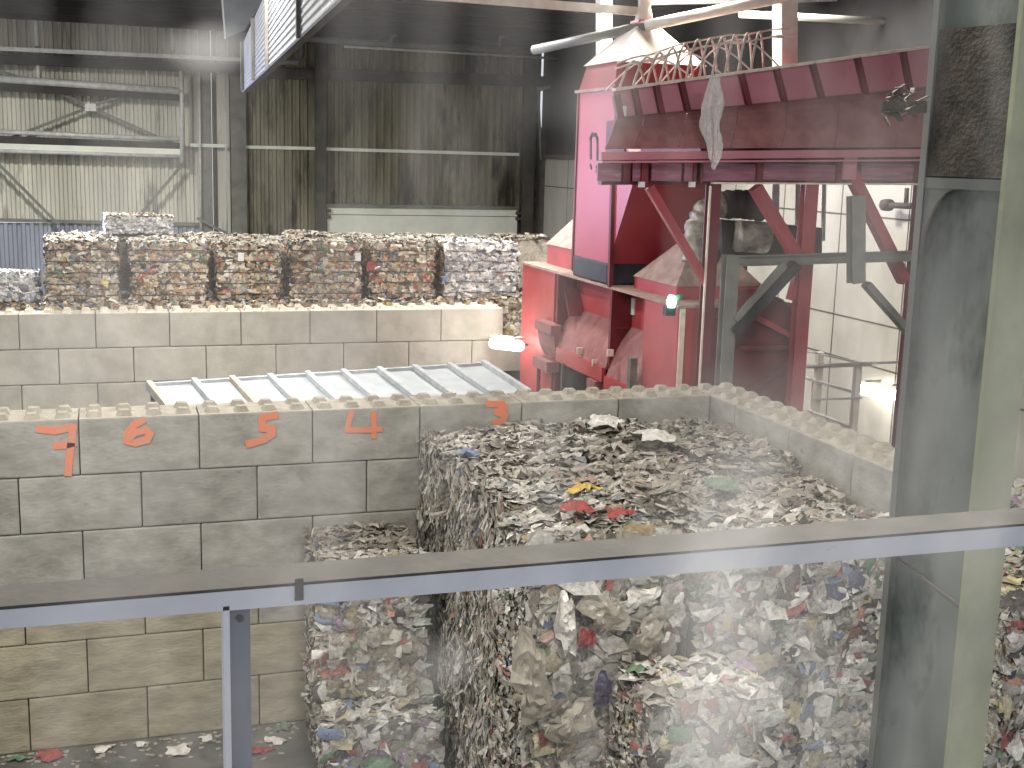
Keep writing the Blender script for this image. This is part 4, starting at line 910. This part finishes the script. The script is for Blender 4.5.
dp = Vector((0,.115,0)); z3 = Vector((0,0,.006))
MB().hexa([LA, LB, LB+dp, LA+dp, LA+z3, LB+z3, LB+dp+z3, LA+dp+z3]).build('top_leg', M['rail_top'], hr, bevel=.001)
p = Vector(at(299,588,'Y',yH)); MB().box((p.x-.008,yH-.004,p.z-.024),(p.x+.008,yH,p.z+.02)).build('weld_seam', M['rail_top'], hr)
a = Vector(at(222,608,'Y',yH+.02)); b = Vector(at(250,608,'Y',yH+.02))
MB().box((a.x+.011, yH+.02, 4.5), (b.x, yH+.026, a.z+.012)).build('post_face', mat('post_blue_grey', (108,114,124), (90,96,106), 5, .6), hr)
MB().hexa([(a.x,yH+.0,4.5),(a.x+.012,yH+.0,4.5),(a.x+.012,yH+.045,4.5),(a.x,yH+.045,4.5),(a.x,yH+.0,a.z+.01),(a.x+.012,yH+.0,a.z+.01),(a.x+.012,yH+.045,a.z+.01),(a.x,yH+.045,a.z+.01)]).build('post_flange', M['rail_face'], hr)
p = at(240,619,'Y',yH+.016); MB().tube([p, p+np.array([0,.012,0])], .007, 12).build('bolt', M['steel_dark'], hr)
# window pane between camera and hall, with greasy haze
m, N, L = nodes('smeared_glass'); N.remove(N['Principled BSDF']); out = N['Material Output']
tr = N.new('ShaderNodeBsdfTransparent'); df = N.new('ShaderNodeBsdfDiffuse'); tl_ = N.new('ShaderNodeBsdfTranslucent'); ad = N.new('ShaderNodeMixShader'); ad.inputs[0].default_value = .6
df.inputs[0].default_value = (.8,.78,.76,1); tl_.inputs[0].default_value = (.8,.78,.76,1); L.new(df.outputs[0], ad.inputs[1]); L.new(tl_.outputs[0], ad.inputs[2])
tc = N.new('ShaderNodeTexCoord'); n = N.new('ShaderNodeTexNoise'); n.inputs['Scale'].default_value = 7; mp = N.new('ShaderNodeMapping'); mp.inputs['Scale'].default_value = (1.6,1,.45)
L.new(tc.outputs['Object'], mp.inputs[0]); L.new(mp.outputs[0], n.inputs['Vector']); mr = N.new('ShaderNodeMapRange'); mr.inputs[1].default_value = .42; mr.inputs[2].default_value = .8; mr.inputs[3].default_value = .0; mr.inputs[4].default_value = .09
L.new(n.outputs[0], mr.inputs[0]); fac = mr.outputs[0]
for (u_, v_, ru, rv, am) in [(725,650,.09,.30,.17),(800,640,.14,.3,.08),(205,48,.04,.025,.22),(600,108,.08,.04,.05),(452,665,.04,.04,.10),(800,440,.14,.10,.06),(940,480,.12,.2,.06)]:
    cpt = at(u_, v_, 'Y', -16.45); sb = N.new('ShaderNodeVectorMath'); sb.operation = 'SUBTRACT'; L.new(tc.outputs['Object'], sb.inputs[0]); sb.inputs[1].default_value = tuple(cpt)
    dv = N.new('ShaderNodeVectorMath'); dv.operation = 'MULTIPLY'; L.new(sb.outputs[0], dv.inputs[0]); dv.inputs[1].default_value = (1/ru, 0, 1/rv)
    n2 = N.new('ShaderNodeTexNoise'); n2.inputs['Scale'].default_value = 11; L.new(tc.outputs['Object'], n2.inputs['Vector'])
    ln = N.new('ShaderNodeVectorMath'); ln.operation = 'LENGTH'; L.new(dv.outputs[0], ln.inputs[0])
    ad_ = N.new('ShaderNodeMath'); ad_.operation = 'ADD'; L.new(ln.outputs['Value'], ad_.inputs[0]); L.new(n2.outputs[0], ad_.inputs[1])
    m2 = N.new('ShaderNodeMapRange'); m2.interpolation_type = 'SMOOTHSTEP'; m2.inputs[1].default_value = .45; m2.inputs[2].default_value = 1.5; m2.inputs[3].default_value = am; m2.inputs[4].default_value = 0; L.new(ad_.outputs[0], m2.inputs[0])
    a2 = N.new('ShaderNodeMath'); a2.operation = 'ADD'; L.new(fac, a2.inputs[0]); L.new(m2.outputs[0], a2.inputs[1]); fac = a2.outputs[0]
mx = N.new('ShaderNodeMixShader'); L.new(fac, mx.inputs[0]); L.new(tr.outputs[0], mx.inputs[1]); L.new(ad.outputs[0], mx.inputs[2]); L.new(mx.outputs[0], out.inputs[0])
st(MB().box((-1.5,-16.45,6.6),(3.2,-16.442,9.9)).build('window_1', m))
# ------------------------------------------------------------------ litter on the floor
lt = [(50,752,.22,'rag_red','pink crumpled packet at the foot of the front wall'), (104,748,.14,'rag_pale','small white scrap left on the floor by the wall'), (178,752,.2,'rag_pale','flattened white bag on the floor left of the rail post'),
      (206,740,.1,'rag_pale','white corner of paper on the floor close to the wall'), (262,752,.14,'rag_red','red wrapper on the floor beside the rail post'), (276,742,.16,'rag_pale','white torn bag on the floor at the small stack foot'),
      (283,728,.14,'rag_green','greenish scrap bag leaning at the small stack foot'), (140,745,.09,'rag_pale','tiny pale scrap at the wall foot'), (20,758,.14,'rag_green','pale green scrap at the bottom left of the floor')]
for i, (u, v, s_, mk_, lab) in enumerate(lt):
    p = at(u, v, 'Z', .0); p[1] = min(p[1], -.2)
    q, F = crumple((p[0], p[1], .03), s_, s_*.7, 40+i, .035, .008); q[:, 1] = np.minimum(q[:, 1], -.02); mb = MB().add(q, F)
    o = mb.build('litter_scrap', M[mk_], fix=False); s = o.modifiers.new('solid','SOLIDIFY'); s.thickness = .006; tag(o, lab, 'litter', 'loose litter on the floor')
mb = MB(); r = random.Random(9)
for k in range(150):
    x = r.uniform(-1.2, 3.0); y = -.03-abs(r.gauss(0, .5)); s_ = r.uniform(.012, .045); a = r.uniform(0, 6.28)
    c = Vector((x, y, .012)); e1 = Vector((math.cos(a), math.sin(a), r.uniform(-.1,.1)))*s_; e2 = Vector((-math.sin(a), math.cos(a), r.uniform(-.1,.1)))*s_*.7
    mb.add([c-e1-e2, c+e1-e2, c+e1+e2, c-e1+e2], [(0,1,2,3)])
o = mb.build('floor_crumbs', M['rag'], fix=False); s = o.modifiers.new('solid','SOLIDIFY'); s.thickness = .006
tag(o, 'tiny torn crumbs of plastic strewn on the floor by the front wall', 'crumbs', None, 'stuff')

# ------------------------------------------------------------------ sub-parts go under the part that carries them
def kids(r, *n): return [o for o in r.children if o.name.split('.')[0] in n]
def carry(r, host, *n):
    h = kids(r, host)[0]
    for o in kids(r, *n): o.parent = h
carry(bl, 'chute', 'printed_letter', 'edge_flange', 'rubber_skirt', 'chute_flange')
carry(bl, 'curved_cover', 'clip', 'cover_lip')
carry(bl, 'extraction_hood', 'hood_collar', 'extraction_pipe')
carry(bl, 'body', 'end_bulge', 'recess_sheet', 'opening_shade', 'notice_plate')
carry(fc, 'flared_panel', 'panel_rib', 'edge_rim', 'sticker')
carry(fc, 'upper_rail', 'rail_lip')
carry(fc, 'post', 'post_edge')
carry(pf, 'pipe', 'gusset')
carry(cl_, 'web', 'stiffener_plate', 'gusset', 'welded_strip', 'recess_shade_plate')
